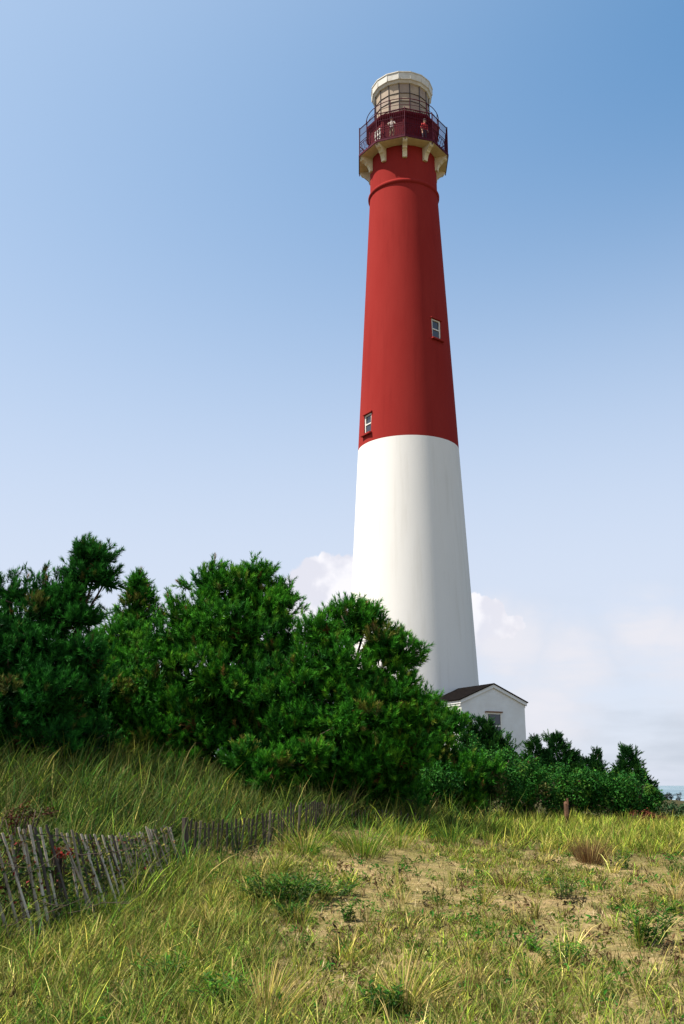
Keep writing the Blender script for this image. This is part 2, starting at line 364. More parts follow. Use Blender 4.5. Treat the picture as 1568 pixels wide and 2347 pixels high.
def cyl(a, r, z): return Vector((r * math.sin(a), -r * math.cos(a), z))
for (a, z0, z1, w), (p, q) in zip(wins, wa):
    n = Vector((math.sin(a), -math.cos(a), 0)); t = Vector((math.cos(a), math.sin(a), 0)); up = Vector((0, 0, 1)); zc = (z0 + z1) / 2
    D_ = 0.45
    c = [cyl(p, TR(z0), z0), cyl(q, TR(z0), z0), cyl(q, TR(z1), z1), cyl(p, TR(z1), z1)]
    b = [v - n * D_ for v in c]
    MB().add(c + b, [(0, 1, 5, 4), (1, 2, 6, 5), (2, 3, 7, 6), (3, 0, 4, 7), (4, 5, 6, 7)]).build('window_reveal', RED, LH)
    o = n * (TR(zc) - 0.12) + up * zc; hw, hh = w / 2, (z1 - z0) / 2
    mb = MB()
    for s in (-1, 1):
        mb.box(o + t * s * (hw - 0.05), (0.10, 0.08, 2 * hh), t, n, up)
        mb.box(o + up * s * (hh - 0.045), (2 * hw - 0.2, 0.08, 0.09), t, n, up)
    mb.box(o + n * 0.01, (2 * hw - 0.2, 0.08, 0.075), t, n, up)
    wf = mb.build('window', FRAMEW, LH)
    for s in (-1, 1):
        MB().box(o - n * (0.02 + 0.015 * s) + up * s * hh * 0.5, (2 * hw - 0.2, 0.012, hh - 0.05), t, n, up).build('pane', GLASS, wf)
    MB().box(n * (TR(z0) + 0.03) + up * (z0 - 0.06), (w + 0.24, 0.26, 0.12), t, n, up).build('sill', RED, wf, bevel=0.015)
    MB().box(n * (TR(z1) - 0.0) + up * (z1 + 0.05), (w + 0.16, 0.16, 0.1), t, n, up).build('lintel', RED, wf, bevel=0.015)
full = [2 * math.pi * k / 96 for k in range(96)]
MB().lathe([(TR(40.08) - 0.01, 40.08), (2.39, 40.14), (2.425, 40.20), (2.43, 40.30), (2.39, 40.37), (2.33, 40.42), (2.28, 40.47)], full).build('collar_ring', RED, LH, smooth=True)
MB().lathe([(2.29, 40.40), (2.27, 43.0)], full).build('neck_shaft', RED, LH, smooth=True)
DZ = 43.0
dec = [FACE + R(3) + R(36 * k) for k in range(10)]
MB().lathe([(2.2, DZ - 0.02), (3.16, DZ - 0.02), (3.16, DZ + 0.10), (2.2, DZ + 0.10)], dec).build('gallery_deck', CREAM, LH)
MB().lathe([(3.165, DZ + 0.0), (3.22, DZ + 0.0), (3.22, DZ + 0.14), (3.10, DZ + 0.14), (3.10, DZ + 0.105)], dec).build('deck_edge', MAROON, LH)
for a in dec:
    n = Vector((math.sin(a), -math.cos(a), 0)); t = Vector((math.cos(a), math.sin(a), 0))
    prof = [(2.24, -0.024), (3.06, -0.024), (3.08, -0.16), (3.0, -0.26), (2.86, -0.32), (2.74, -0.42), (2.70, -0.50), (2.60, -0.56), (2.52, -0.68), (2.46, -0.84), (2.44, -1.02), (2.24, -1.02)]
    m = len(prof); v = [n * r + t * s * 0.15 + Vector((0, 0, DZ + z)) for s in (-1, 1) for r, z in prof]
    f = [tuple(range(m)), tuple(range(m, 2 * m))[::-1]] + [(i, (i + 1) % m, m + (i + 1) % m, m + i) for i in range(m)]
    MB().add(v, f).build('bracket', CREAM, LH)
# watch room
def ngon(r, z0, z1, an): return MB().lathe([(r, z0), (r, z1)], an)
WR = ngon(2.42, DZ + 0.10, 45.35, dec).build('watch_room_wall', MAROONWALL, LH)
MB().lathe([(2.425, 45.2), (2.62, 45.3), (2.66, 45.42), (2.62, 45.46), (1.7, 45.5)], dec).build('upper_gallery_deck', MAROONWALL, LH)
for k in range(10):
    a0, a1 = dec[k], dec[(k + 1) % 10]; am = a0 + R(18); ap = 2.42 * math.cos(R(18))
    n = Vector((math.sin(am), -math.cos(am), 0)); t = Vector((math.cos(am), math.sin(am), 0))
    mb = MB()
    for s in (-1, 1): mb.box(n * (ap + 0.02) + t * s * 0.70 + Vector((0, 0, 44.2)), (0.08, 0.06, 2.1), t, n)
    mb.box(n * (ap + 0.02) + Vector((0, 0, 43.3)), (1.30, 0.05, 0.14), t, n); mb.box(n * (ap + 0.02) + Vector((0, 0, 45.1)), (1.30, 0.05, 0.12), t, n)
    mb.build('wall_panel_frame', MAROONWALL, WR)
k = 8                                            # the bay with the white framed window
am = dec[k] + R(18); ap = 2.42 * math.cos(R(18)); n = Vector((math.sin(am), -math.cos(am), 0)); t = Vector((math.cos(am), math.sin(am), 0)); up = Vector((0, 0, 1))
o = n * (ap + 0.05) + t * 0.25 + up * 44.05
mb = MB()
for s in (-1, 0, 1): mb.box(o + t * s * 0.27, (0.06, 0.06, 1.2), t, n)
for z in (-0.57, -0.2, 0.2, 0.57): mb.box(o + up * z + n * 0.005, (0.6, 0.06, 0.06), t, n)
wf = mb.build('watch_room_window', FRAMEW, LH)
MB().box(o - n * 0.02, (0.56, 0.03, 1.16), t, n).build('pane', GLASS, wf)
# gallery railing: a frame part with each baluster below it
PR = 3.14
mb = MB()
for z, r in ((45.2, 0.035), (44.62, 0.02), (44.1, 0.025), (43.95, 0.02), (43.22, 0.02)):
    mb.tube([cyl(a, PR, z) for a in dec], r, 6, closed=True)
RAIL = mb.build('gallery_railing', MAROON, LH)
for a in dec: MB().tube([cyl(a, PR + 0.02, DZ - 0.18), cyl(a, PR + 0.02, 45.28)], 0.036, 6).build('rail_post', MAROON, RAIL)
bal = MB().tube([(0, 0, 43.16), (0, 0, 45.18)], 0.016, 5).mesh('baluster', MAROON)
for k in range(10):
    p, q = cyl(dec[k], PR, 0), cyl(dec[(k + 1) % 10], PR, 0)
    for j in range(1, 15): obj('baluster', bal, RAIL, p.lerp(q, j / 15))
xl = MB()
for k in range(10):
    p, q = cyl(dec[k], PR, 0), cyl(dec[(k + 1) % 10], PR, 0)
    for j in range(8):
        a_, b_ = p.lerp(q, j / 8), p.lerp(q, (j + 1) / 8)
        xl.tube([a_ + up * 43.24, b_ + up * 43.93], 0.012, 4); xl.tube([b_ + up * 43.24, a_ + up * 43.93], 0.012, 4)
tag(xl.build('lattice_bars', MAROON, RAIL), kind='stuff')
# upper ring rail
mb = MB(); ring = [FACE + R(7.5 * k) for k in range(48)]
for z in (46.43, 45.95): mb.tube([cyl(a, 2.52, z) for a in ring], 0.028 if z > 46 else 0.018, 6, closed=True)
UR = mb.build('upper_railing', MAROON, LH, smooth=True)
for k in range(12): MB().tube([cyl(FACE + R(30 * k + 12), 2.52, 45.42), cyl(FACE + R(30 * k + 12), 2.52, 46.43)], 0.022, 5).build('rail_post', MAROON, UR)
# lantern
LA = [FACE - R(5.4) + R(22.5 * k) for k in range(16)]
rows = [45.44, 46.12, 46.76, 47.39, 48.34]
mb = MB()
for a in LA: mb.tube([cyl(a, 1.90, 45.44), cyl(a, 1.90, 48.34)], 0.032, 5)
for z in rows[1:-1]: mb.tube([cyl(a, 1.90, z) for a in LA], 0.024, 5, closed=True)
LT = mb.build('lantern', IRON, LH)
r2 = np.random.default_rng(5)
for k in range(16):
    for j in range(4):
        a0, a1 = LA[k], LA[k] + R(22.5); e = [r2.uniform(-0.012, 0.012) for _ in range(4)]
        c = [cyl(a0, 1.88 + e[0], rows[j] + 0.01), cyl(a1, 1.88 + e[1], rows[j] + 0.01), cyl(a1, 1.88 + e[2], rows[j + 1] - 0.01), cyl(a0, 1.88 + e[3], rows[j + 1] - 0.01)]
        c[0], c[1] = c[0].lerp(c[1], 0.012), c[1].lerp(c[0], 0.012); c[2], c[3] = c[2].lerp(c[3], 0.012), c[3].lerp(c[2], 0.012)
        am = (a0 + a1) / 2; n = Vector((math.sin(am), -math.cos(am), 0)) * 0.02
        MB().add(c + [v - n for v in c], [(0, 1, 2, 3), (7, 6, 5, 4), (0, 4, 5, 1), (1, 5, 6, 2), (2, 6, 7, 3), (3, 7, 4, 0)]).build('panel', PANEL[int(r2.integers(0, 3))], LT)
MB().lathe([(1.80, 48.10), (1.97, 48.16), (2.05, 48.30), (2.13, 48.36), (2.15, 48.84), (2.19, 48.86), (2.19, 48.93), (2.10, 48.96), (1.2, 49.25), (0.35, 49.4), (0.02, 49.42)], LA).build('lantern_roof', CAPW, LH)
mb = MB()
for a in LA: mb.box(cyl(a, 2.15, 48.6), (0.03, 0.03, 0.46), (math.cos(a), math.sin(a), 0), (math.sin(a), -math.cos(a), 0))
tag(mb.build('roof_seams', CAPW, LH), kind='stuff')

# ------------------------------------------------------------------ keeper's house against the tower
HA = R(28); hu = Vector((math.cos(HA), math.sin(HA), 0)); hv = Vector((-math.sin(HA), math.cos(HA), 0)); up = Vector((0, 0, 1))
cA = at(1057, 1603, 53.0); hz0 = Hs(cA.x, cA.y) - 0.3
HO = thing('gabled_house', (cA.x, cA.y, 0), 'small white gabled house with dark roof joined to the tower base', 'house', rz=HA)
W_, LEN, EZ = 4.15, 7.0, cA.z
AZ = EZ + 0.86
v = [(0, 0, hz0), (W_, 0, hz0), (W_, 0, EZ), (W_ / 2, 0, AZ), (0, 0, EZ)]; v += [(x, LEN, z) for x, y, z in v]
MB().add(v, [(0, 1, 2, 3, 4), (9, 8, 7, 6, 5), (0, 4, 9, 5), (1, 6, 7, 2), (4, 3, 8, 9), (3, 2, 7, 8)]).build('wall', HWALL, HO)
sl_ = math.atan2(AZ - EZ, W_ / 2)
def roof_side(s):
    x0, x1 = (W_ / 2, -0.16) if s < 0 else (W_ / 2, W_ + 0.16)
    k = (AZ - EZ) / (W_ / 2); z1 = AZ - k * abs(x1 - x0)
    return [(x0, -0.14, AZ + 0.075), (x1, -0.14, z1 + 0.075), (x1, LEN, z1 + 0.075), (x0, LEN, AZ + 0.075), (x0, -0.14, AZ + 0.02), (x1, -0.14, z1 + 0.02), (x1, LEN, z1 + 0.02), (x0, LEN, AZ + 0.02)]
mb = MB()
for s in (-1, 1): mb.add(roof_side(s), [(0, 1, 2, 3), (7, 6, 5, 4), (0, 4, 5, 1), (1, 5, 6, 2), (2, 6, 7, 3), (3, 7, 4, 0)])
mb.build('roof', ROOF, HO)
k = (AZ - EZ) / (W_ / 2)
for s, x0, x1 in ((-1, -0.10, W_ / 2), (1, W_ + 0.10, W_ / 2)):
    za = AZ - k * abs(x0 - W_ / 2)
    v = [(x0, -0.09, za + 0.015), (x1, -0.09, AZ + 0.015), (x1, -0.09, AZ - 0.16), (x0, -0.09, za - 0.16)]; v += [(x, -0.003, z) for x, y, z in v]
    MB().add(v, [(0, 1, 2, 3), (7, 6, 5, 4), (0, 4, 5, 1), (1, 5, 6, 2), (2, 6, 7, 3), (3, 7, 4, 0)]).build('barge_board', HWALL, HO)
for x in (-0.05, W_ + 0.05):
    mb = MB().box((x, LEN / 2, EZ - 0.12), (0.09, LEN - 0.02, 0.14)); mb.box((x * 1 + (0.02 if x < 1 else -0.02), LEN / 2, EZ - 0.25), (0.05, LEN - 0.02, 0.12)); mb.build('cornice', HWALL, HO)
wx0, wx1, wz1, wz0 = 1.56, 2.55, EZ - 0.62, EZ - 2.0
mb = MB()
for x in (wx0 + 0.04, wx1 - 0.04): mb.box((x, -0.02, (wz0 + wz1) / 2), (0.08, 0.08, wz1 - wz0))
mb.box(((wx0 + wx1) / 2, -0.02, (wz0 + wz1) / 2), (wx1 - wx0 - 0.16, 0.07, 0.07)); mb.box(((wx0 + wx1) / 2, -0.02, wz1 - 0.04), (wx1 - wx0 - 0.16, 0.07, 0.08)); mb.box(((wx0 + wx1) / 2, -0.02, wz0 + 0.04), (wx1 - wx0 - 0.16, 0.07, 0.08))
wf = mb.build('window', FRAMEW, HO)
for z in ((wz0 + wz1) / 2 + 0.33, (wz0 + wz1) / 2 - 0.33): MB().box(((wx0 + wx1) / 2, -0.012, z), (wx1 - wx0 - 0.16, 0.016, 0.56)).build('pane', GLASS, wf)
MB().box(((wx0 + wx1) / 2, -0.05, wz1 + 0.035), (wx1 - wx0 + 0.1, 0.12, 0.07)).build('lintel', BROWN, wf)
MB().box(((wx0 + wx1) / 2, -0.05, wz0 - 0.035), (wx1 - wx0 + 0.1, 0.12, 0.07)).build('sill', HWALL, wf)
MB().tube([(0.35, 3.1, EZ + 0.1), (0.35, 3.1, EZ + 0.55)], 0.05, 8).build('vent_pipe', IRON, HO)

# ------------------------------------------------------------------ people on the gallery
def skin_mat(name, c): return material(name, c, 0.6, 0.3)
SKIN = skin_mat('skin', (0.55, 0.32, 0.22)); HAIR = skin_mat('brown_hair', (0.05, 0.03, 0.02))
def person(label, loc, face_ang, shirt, trousers, arms_fwd):
    P = thing('person', loc, label, 'person', rz=face_ang)
    J = {'pel': (0, 0, .95), 'ab': (0, -.02, 1.12), 'ch': (0, -.04, 1.32), 'nk': (0, -.05, 1.47), 'nk2': (0, -.07, 1.53), 'hd': (0, -.09, 1.60), 'hd2': (0, -.09, 1.70)}
    E_ = [('pel', 'ab'), ('ab', 'ch'), ('ch', 'nk'), ('nk', 'nk2'), ('nk2', 'hd'), ('hd', 'hd2')]
    Rr = {'pel': (.15, .11), 'ab': (.14, .10), 'ch': (.16, .11), 'nk': (.07, .06), 'nk2': (.055, .055), 'hd': (.085, .095), 'hd2': (.08, .09)}
    for s, k in ((-1, 'l'), (1, 'r')):
        J['hp' + k] = (s * .10, 0, .88); J['kn' + k] = (s * .11, -.03, .48); J['an' + k] = (s * .11, 0, .09); J['to' + k] = (s * .12, -.15, .05)
        J['sh' + k] = (s * .19, -.04, 1.40); J['el' + k] = (s * .27, -.10, 1.14) if arms_fwd else (s * .25, 0, 1.12)
        J['wr' + k] = (s * .20, -.33, 1.12) if arms_fwd else (s * .25, -.08, .88); J['ha' + k] = (s * .17, -.42, 1.10) if arms_fwd else (s * .24, -.12, .79)
        E_ += [('pel', 'hp' + k), ('hp' + k, 'kn' + k), ('kn' + k, 'an' + k), ('an' + k, 'to' + k), ('ch', 'sh' + k), ('sh' + k, 'el' + k), ('el' + k, 'wr' + k), ('wr' + k, 'ha' + k)]
        Rr.update({'hp' + k: (.09, .10), 'kn' + k: (.06, .06), 'an' + k: (.04, .045), 'to' + k: (.04, .03), 'sh' + k: (.065, .065), 'el' + k: (.045, .045), 'wr' + k: (.032, .03), 'ha' + k: (.04, .022)})
    names = list(J); me = bpy.data.meshes.new('body'); me.from_pydata([J[n] for n in names], [(names.index(a), names.index(b)) for a, b in E_], [])
    o = bpy.data.objects.new('body', me); COL.objects.link(o)
    md = o.modifiers.new('s', 'SKIN'); md.use_smooth_shade = True
    for i, n in enumerate(names):
        me.skin_vertices[0].data[i].radius = Rr[n]; me.skin_vertices[0].data[i].use_root = (i == 0)
    o.modifiers.new('d', 'SUBSURF').levels = 2
    dg = bpy.context.evaluated_depsgraph_get(); m2 = bpy.data.meshes.new_from_object(o.evaluated_get(dg)); bpy.data.objects.remove(o)
    m2.materials.clear()
    for m in (SKIN, shirt, trousers): m2.materials.append(m)
    for p in m2.polygons:
        c = p.center; hand = abs(c.x) > .13 and ((c.y < -.2) if arms_fwd else c.z < 1.05) and c.z > .7
        p.material_index = 0 if (c.z > 1.49 or hand) else (1 if c.z > .96 else 2); p.use_smooth = True
    b = obj('body', m2, P)
    bm = bmesh.new(); bmesh.ops.create_uvsphere(bm, u_segments=14, v_segments=10, radius=0.112)
    for v in list(bm.verts):
        v.co = Vector((v.co.x * .92, v.co.y * 1.08 - .075, v.co.z * 1.05 + 1.70))
    bmesh.ops.delete(bm, geom=[v for v in bm.verts if v.co.z < 1.66 and v.co.y < -.09 or v.co.z < 1.60], context='VERTS')
    hm = bpy.data.meshes.new('hair'); bm.to_mesh(hm); bm.free(); hm.materials.append(HAIR)
    for p in hm.polygons: p.use_smooth = True
    obj('hair', hm, P)
def on_gallery(phi, r): a = FACE + R(phi); return Vector((TX, TY, DZ + 0.1)) + cyl(a, r, 0)
person('visitor in a pale shirt leaning on the gallery railing', on_gallery(-15, 2.70), FACE + R(-15), material('pale_shirt', (0.75, 0.66, 0.58), 0.9), material('khaki_trousers', (0.34, 0.25, 0.17), 0.9), True)
person('visitor in a red shirt standing on the shaded side of the gallery', on_gallery(33, 2.68), FACE + R(33), material('red_shirt', (0.60, 0.05, 0.05), 0.9), material('dark_trousers', (0.05, 0.05, 0.07), 0.9), False)

# ------------------------------------------------------------------ foliage builders
def unit(a): return a / np.maximum(np.linalg.norm(a, axis=-1, keepdims=True), 1e-9)
def tuft_arrays(pos, axis, L_, K, nlen, width, a0, a1, tint, r, jit=0.25, young=0.0):
    T = len(pos); s = r.random((T, K, 1)) ** 0.8
    rad = unit(np.cross(axis[:, None, :], r.normal(size=(T, K, 3))))
    al = (a1 + (a0 - a1) * s) + r.normal(size=(T, K, 1)) * 0.15
    d = axis[:, None, :] * np.cos(al) + rad * np.sin(al)
    Ls = np.asarray(L_).reshape(-1, 1, 1) * np.ones((T, 1, 1))
    b = pos[:, None, :] + axis[:, None, :] * Ls * s
    side = unit(np.cross(d, r.normal(size=(T, K, 3)))) * width / 2
    tip = b + d * nlen * r.uniform(0.75, 1.15, (T, K, 1))
    v = np.stack([b - side, b + side, tip], 2).reshape(-1, 3)
    c = tint[:, None, None, :] * (1 + jit * r.normal(size=(T, K, 1, 1))) * np.ones((1, 1, 3, 1))
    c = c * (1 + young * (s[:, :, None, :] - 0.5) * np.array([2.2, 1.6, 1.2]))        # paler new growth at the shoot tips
    return v, np.clip(c.reshape(-1, 3), 0.002, 1)
def tri_mesh(name, v, c, mat):
    n = len(v) // 3
    return mesh_np(name, v, np.arange(n * 3), np.arange(n) * 3, np.full(n, 3), mat, c)
def leaf_arrays(pos, nrm, size, aspect, tint, r, jit=0.25):
    n = len(pos); t = unit(np.cross(nrm, r.normal(size=(n, 3)))); b = unit(np.cross(nrm, t))
    s = (np.asarray(size) * r.uniform(0.7, 1.3, n))[:, None]
    fold = nrm * s * 0.12
    v = np.stack([pos, pos + t * s * 0.5 + b * s * aspect * 0.5 + fold, pos + t * s, pos + t * s * 0.5 - b * s * aspect * 0.5 + fold], 1).reshape(-1, 3)
    c = np.clip(np.repeat(tint * (1 + jit * r.normal(size=(n, 1))), 4, 0), 0.002, 1)
    return v, c
def quad_mesh(name, v, c, mat):
    n = len(v) // 4
    return mesh_np(name, v, np.arange(n * 4), np.arange(n) * 4, np.full(n, 4), mat, c)
def blade_arrays(pos, h, w, az, lean, curl, tint, r, tipdry=0.35):
    n = len(pos); ts = np.array([0, 0.38, 0.72, 1.0]); dirh = np.stack([np.cos(az), np.sin(az), np.zeros(n)], 1)
    sa = az + math.pi / 2 + r.normal(size=n) * 0.7; side = np.stack([np.cos(sa), np.sin(sa), np.zeros(n)], 1)
    p = pos.copy(); cen = [p]
    for i in range(3):
        tm = (ts[i] + ts[i + 1]) / 2; a = lean + curl * tm; st = h * (ts[i + 1] - ts[i])
        p = p + dirh * (np.sin(a) * st)[:, None]; p = p + np.array([0, 0, 1.0]) * (np.cos(a) * st)[:, None]; cen.append(p)
    wd = [0.8, 1.0, 0.7]
    V = []
    for i in range(3):
        k = side * (w * wd[i] / 2)[:, None]; V += [cen[i] - k, cen[i] + k]
    V.append(cen[3]); v = np.stack(V, 1).reshape(-1, 3)
    base = (np.arange(n) * 7)[:, None]
    q = (base + np.array([[0, 1, 3, 2, 2, 3, 5, 4]])).reshape(n, 8); t = base + np.array([[4, 5, 6]])
    loops = np.concatenate([q, t], 1).ravel()
    tot = np.tile([4, 4, 3], n); st = np.concatenate([[0], np.cumsum(tot)[:-1]])
    straw = np.array([0.40, 0.31, 0.12])
    mixk = np.array([0, 0, .1, .1, .5, .5, 1.0])[None, :, None] * tipdry * r.random((n, 1, 1))
    c = tint[:, None, :] * (1 - mixk) + straw * mixk
    return v, loops, st, tot, np.clip(c.reshape(-1, 3), 0.002, 1)
def blade_mesh(name, *a, **k):
    v, lo, st, tot, c = blade_arrays(*a, **k); return mesh_np(name, v, lo, st, tot, BLADE, c)
def pal(r, n, choices):
    w = np.array([c[0] for c in choices], float); w /= w.sum(); cols = np.array([c[1] for c in choices])
    return cols[r.choice(len(w), n, p=w)]

def ground_hit(px, py):
    lo, d = 3.0, 3.0
    while d < 80:
        p = at(px, py, d)
        if p.z < Hs(p.x, p.y): return Vector((p.x, p.y, Hs(p.x, p.y)))
        d += 0.05
    return at(px, py, 30)

# ------------------------------------------------------------------ pines
def branch_path(a, b, r, sag=0.12, n=5):
    a = Vector(a); b = Vector(b); d = (b - a).length; pts = []
    for i in range(n + 1):
        t = i / n; p = a.lerp(b, t); j = 0.05 * d * math.sin(math.pi * t)
        p += Vector((r.normal() * j, r.normal() * j, r.normal() * j + sag * d * math.sin(math.pi * t) * -0.6)); pts.append(p)
    return pts
def pine(label, base_px, depth, lobes, dens, seed, tips=(), greens=None, K=44, sz=1.1, group='pine trees on the dune'):
    r = np.random.default_rng(seed)
    b = at(base_px[0], 1800, depth); bz = Hs(b.x, b.y); B = Vector((b.x, b.y, bz - 0.05))
    T_ = thing('pine_tree', B, label, 'pine tree', group)
    mpp = depth * 1.02 / FPX
    Lb = []
    for l in lobes:
        px, py, rx, ry = l[:4]; rx *= 0.84; ry *= 0.82; py += 14; dd_ = l[4] if len(l) > 4 else 0.0
        c = at(px, py, depth + dd_) - B; Lb.append((np.array(c), np.array([rx * mpp, max(min(rx, ry * 1.6) * mpp, 0.25) if rx > 60 else rx * mpp, ry * mpp])))
    P, A, G = [], [], []
    greens = greens or [(5, (0.030, 0.155, 0.011)), (3, (0.050, 0.21, 0.014)), (2, (0.016, 0.09, 0.012)), (1.5, (0.10, 0.25, 0.016)), (0.4, (0.16, 0.10, 0.03))]
    for c, rr in Lb:
        area = rr[0] * rr[2] + rr[1] * rr[2] + rr[0] * rr[1]
        ns = int(8.5 * area) + 3; d0 = unit(r.normal(size=(ns, 3)) + np.array([0, -0.25, 0.1])); f0 = np.where(r.random(ns) < 0.8, r.uniform(0.72, 1.02, ns), r.uniform(0.4, 0.75, ns))[:, None]
        sc = c + d0 * rr * f0; cr = min(0.27, 0.75 * rr.min()) * sz; n = ns * 17; j = np.repeat(np.arange(ns), 17)
        d = unit(r.normal(size=(n, 3)) + d0[j] * 0.7 + np.array([0, 0, 0.6]))
        P.append(sc[j] + d * np.array([1.15, 1.15, 0.75]) * cr * r.uniform(0.5, 1.05, (n, 1))); A.append(unit(d * 0.7 + np.array([0, 0, 0.75]) + r.normal(size=(n, 3)) * 0.25))
        G.append(pal(r, ns, greens)[j] * 0.55 + pal(r, n, greens) * 0.45)
        # candles: short leaders stacked out of the surface
        m = max(int(11 * area), 2); d2 = unit(r.normal(size=(m, 3)) + np.array([0, 0, 0.7])); ax = unit(d2 * 0.6 + np.array([0, 0, 1.0]))
        for q in range(2): P.append(c + d2 * rr * 0.95 + ax * (0.11 * q) * sz); A.append(ax); G.append(pal(r, m, greens))
    mb = MB(); cz = [c for c, _ in Lb]; top = max(cz, key=lambda q: q[2])
    main = max(Lb, key=lambda q: q[1][0] * q[1][2])[0]
    trunk = branch_path((0, 0, -0.2), tuple(main * np.array([1, 1, 1])), r, 0, 6); mb.tube(trunk, [0.13 - 0.013 * i for i in range(7)], 7)
    for (c, rr) in Lb:
        j = int(np.argmin([abs(t.z - c[2] * 0.7) + 0.3 * (Vector(c) - t).length for t in trunk])); p0 = trunk[j]
        mb.tube(branch_path(p0, c, r), [0.045, 0.04, 0.034, 0.028, 0.024, 0.018], 5)
        for _ in range(int(4 + 6 * rr[0])):
            d = unit(r.normal(size=3) + np.array([0, 0, 0.4])); mb.tube(branch_path(c + r.normal(size=3) * rr * 0.2, c + d * rr * 0.95, r, 0.1, 3), [0.018, 0.014, 0.011, 0.007], 4)
    for px, py, px2, py2 in tips:                       # bare leader branches that stick out of the crown
        a = at(px, py, depth) - B; e = at(px2, py2 + 24, depth) - B; pts = branch_path(a, e, r, 0.25, 5); mb.tube(pts, [0.028, 0.025, 0.021, 0.017, 0.013, 0.009], 5)
        for i in range(1, 6):
            for _ in range(3 if i > 1 else 1):
                P.append(np.array([pts[i]]) + r.normal(size=(1, 3)) * 0.05); A.append(unit(np.array([(e - a).normalized()]) * 0.5 + np.array([[0, 0, 0.7]]) + r.normal(size=(1, 3)) * 0.4)); G.append(pal(r, 1, greens))
    mb.build('trunk', BARK, T_, smooth=True)
    P = np.concatenate(P); A = np.concatenate(A); G = np.concatenate(G)
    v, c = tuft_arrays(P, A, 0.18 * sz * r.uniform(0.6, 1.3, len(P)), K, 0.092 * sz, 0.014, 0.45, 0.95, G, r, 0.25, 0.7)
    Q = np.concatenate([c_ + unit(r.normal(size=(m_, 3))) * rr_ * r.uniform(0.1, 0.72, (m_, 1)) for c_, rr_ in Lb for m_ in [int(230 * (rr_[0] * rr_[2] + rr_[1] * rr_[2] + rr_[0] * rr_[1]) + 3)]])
    v2, c2_ = tuft_arrays(Q, unit(r.normal(size=Q.shape) + np.array([0, 0, 0.3])), 0.22, 18, 0.17, 0.05, 0.4, 1.3, pal(r, len(Q), greens) * 0.7, r)  # inner tufts tinted darker: shade inside the crown put into the colour
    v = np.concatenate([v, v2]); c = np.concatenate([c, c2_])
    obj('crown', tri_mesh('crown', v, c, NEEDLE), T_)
    return len(P)
nt_ = 0
nt_ += pine('tall dark pine at the left edge with a branch reaching up right', (40, 0), 18.0,
    [(40, 1440, 95, 62), (122, 1408, 60, 38), (165, 1352, 32, 30), (190, 1308, 28, 34), (225, 1276, 26, 20), (242, 1318, 26, 16), (192, 1260, 15, 16), (95, 1362, 34, 16), (22, 1362, 26, 16), (-60, 1410, 80, 56), (190, 1410, 42, 13), (60, 1520, 110, 76), (30, 1600, 140, 80), (120, 1590, 90, 76), (-110, 1510, 120, 110), (80, 1690, 130, 50), (-90, 1640, 120, 70), (60, 1745, 130, 36, 0.8), (190, 1700, 110, 60, 0.8), (190, 1510, 56, 50), (100, 1610, 170, 120, 1.0)],
    150, 11, [(170, 1290, 200, 1226), (190, 1280, 262, 1246), (95, 1360, 100, 1290), (20, 1360, 34, 1298), (160, 1415, 236, 1386), (56, 1390, 60, 1300), (140, 1390, 142, 1300), (120, 1385, 122, 1310), (225, 1290, 250, 1262), (215, 1290, 216, 1236), (-10, 1370, -6, 1304), (75, 1370, 78, 1306), (150, 1360, 160, 1312), (240, 1330, 262, 1300)], [(5, (0.018, 0.11, 0.015)), (3, (0.028, 0.15, 0.018)), (2, (0.011, 0.065, 0.012)), (0.3, (0.14, 0.09, 0.03))])
nt_ += pine('slim young pine with a pointed top between two big pines', (315, 0), 22.5,
    [(317, 1330, 13, 24), (317, 1362, 28, 22), (315, 1410, 52, 30), (315, 1470, 95, 50), (300, 1550, 110, 70), (330, 1620, 120, 60), (250, 1480, 60, 50)],
    150, 12, [(310, 1345, 316, 1298), (300, 1410, 240, 1388), (330, 1410, 358, 1362), (320, 1360, 334, 1322), (312, 1360, 300, 1324), (290, 1420, 270, 1378), (345, 1440, 366, 1400)])
nt_ += pine('broad dense pine with a rounded bright green crown in the middle', (540, 0), 20.5,
    [(488, 1335, 55, 36), (560, 1352, 70, 46), (615, 1400, 62, 56), (445, 1410, 70, 52), (535, 1450, 130, 80), (642, 1370, 26, 28), (595, 1312, 22, 22), (400, 1480, 80, 70), (530, 1560, 150, 80, -0.3), (460, 1650, 150, 70), (330, 1590, 90, 80), (230, 1590, 90, 80), (250, 1680, 120, 60), (390, 1720, 120, 50), (640, 1490, 70, 70), (180, 1500, 70, 60), (220, 1750, 120, 44), (360, 1780, 130, 36, 0.4), (500, 1760, 130, 50, 0.4), (600, 1700, 110, 70), (400, 1640, 230, 110, 1.0), (560, 1600, 150, 120, 1.0)],
    150, 13, [(585, 1320, 578, 1270), (590, 1330, 622, 1288), (480, 1310, 484, 1280), (430, 1400, 384, 1346), (630, 1370, 656, 1322), (520, 1320, 524, 1300), (440, 1350, 420, 1318), (460, 1350, 456, 1304), (500, 1320, 504, 1284), (545, 1330, 548, 1296), (610, 1330, 606, 1288), (640, 1360, 636, 1324), (660, 1390, 674, 1352), (410, 1420, 398, 1384)])
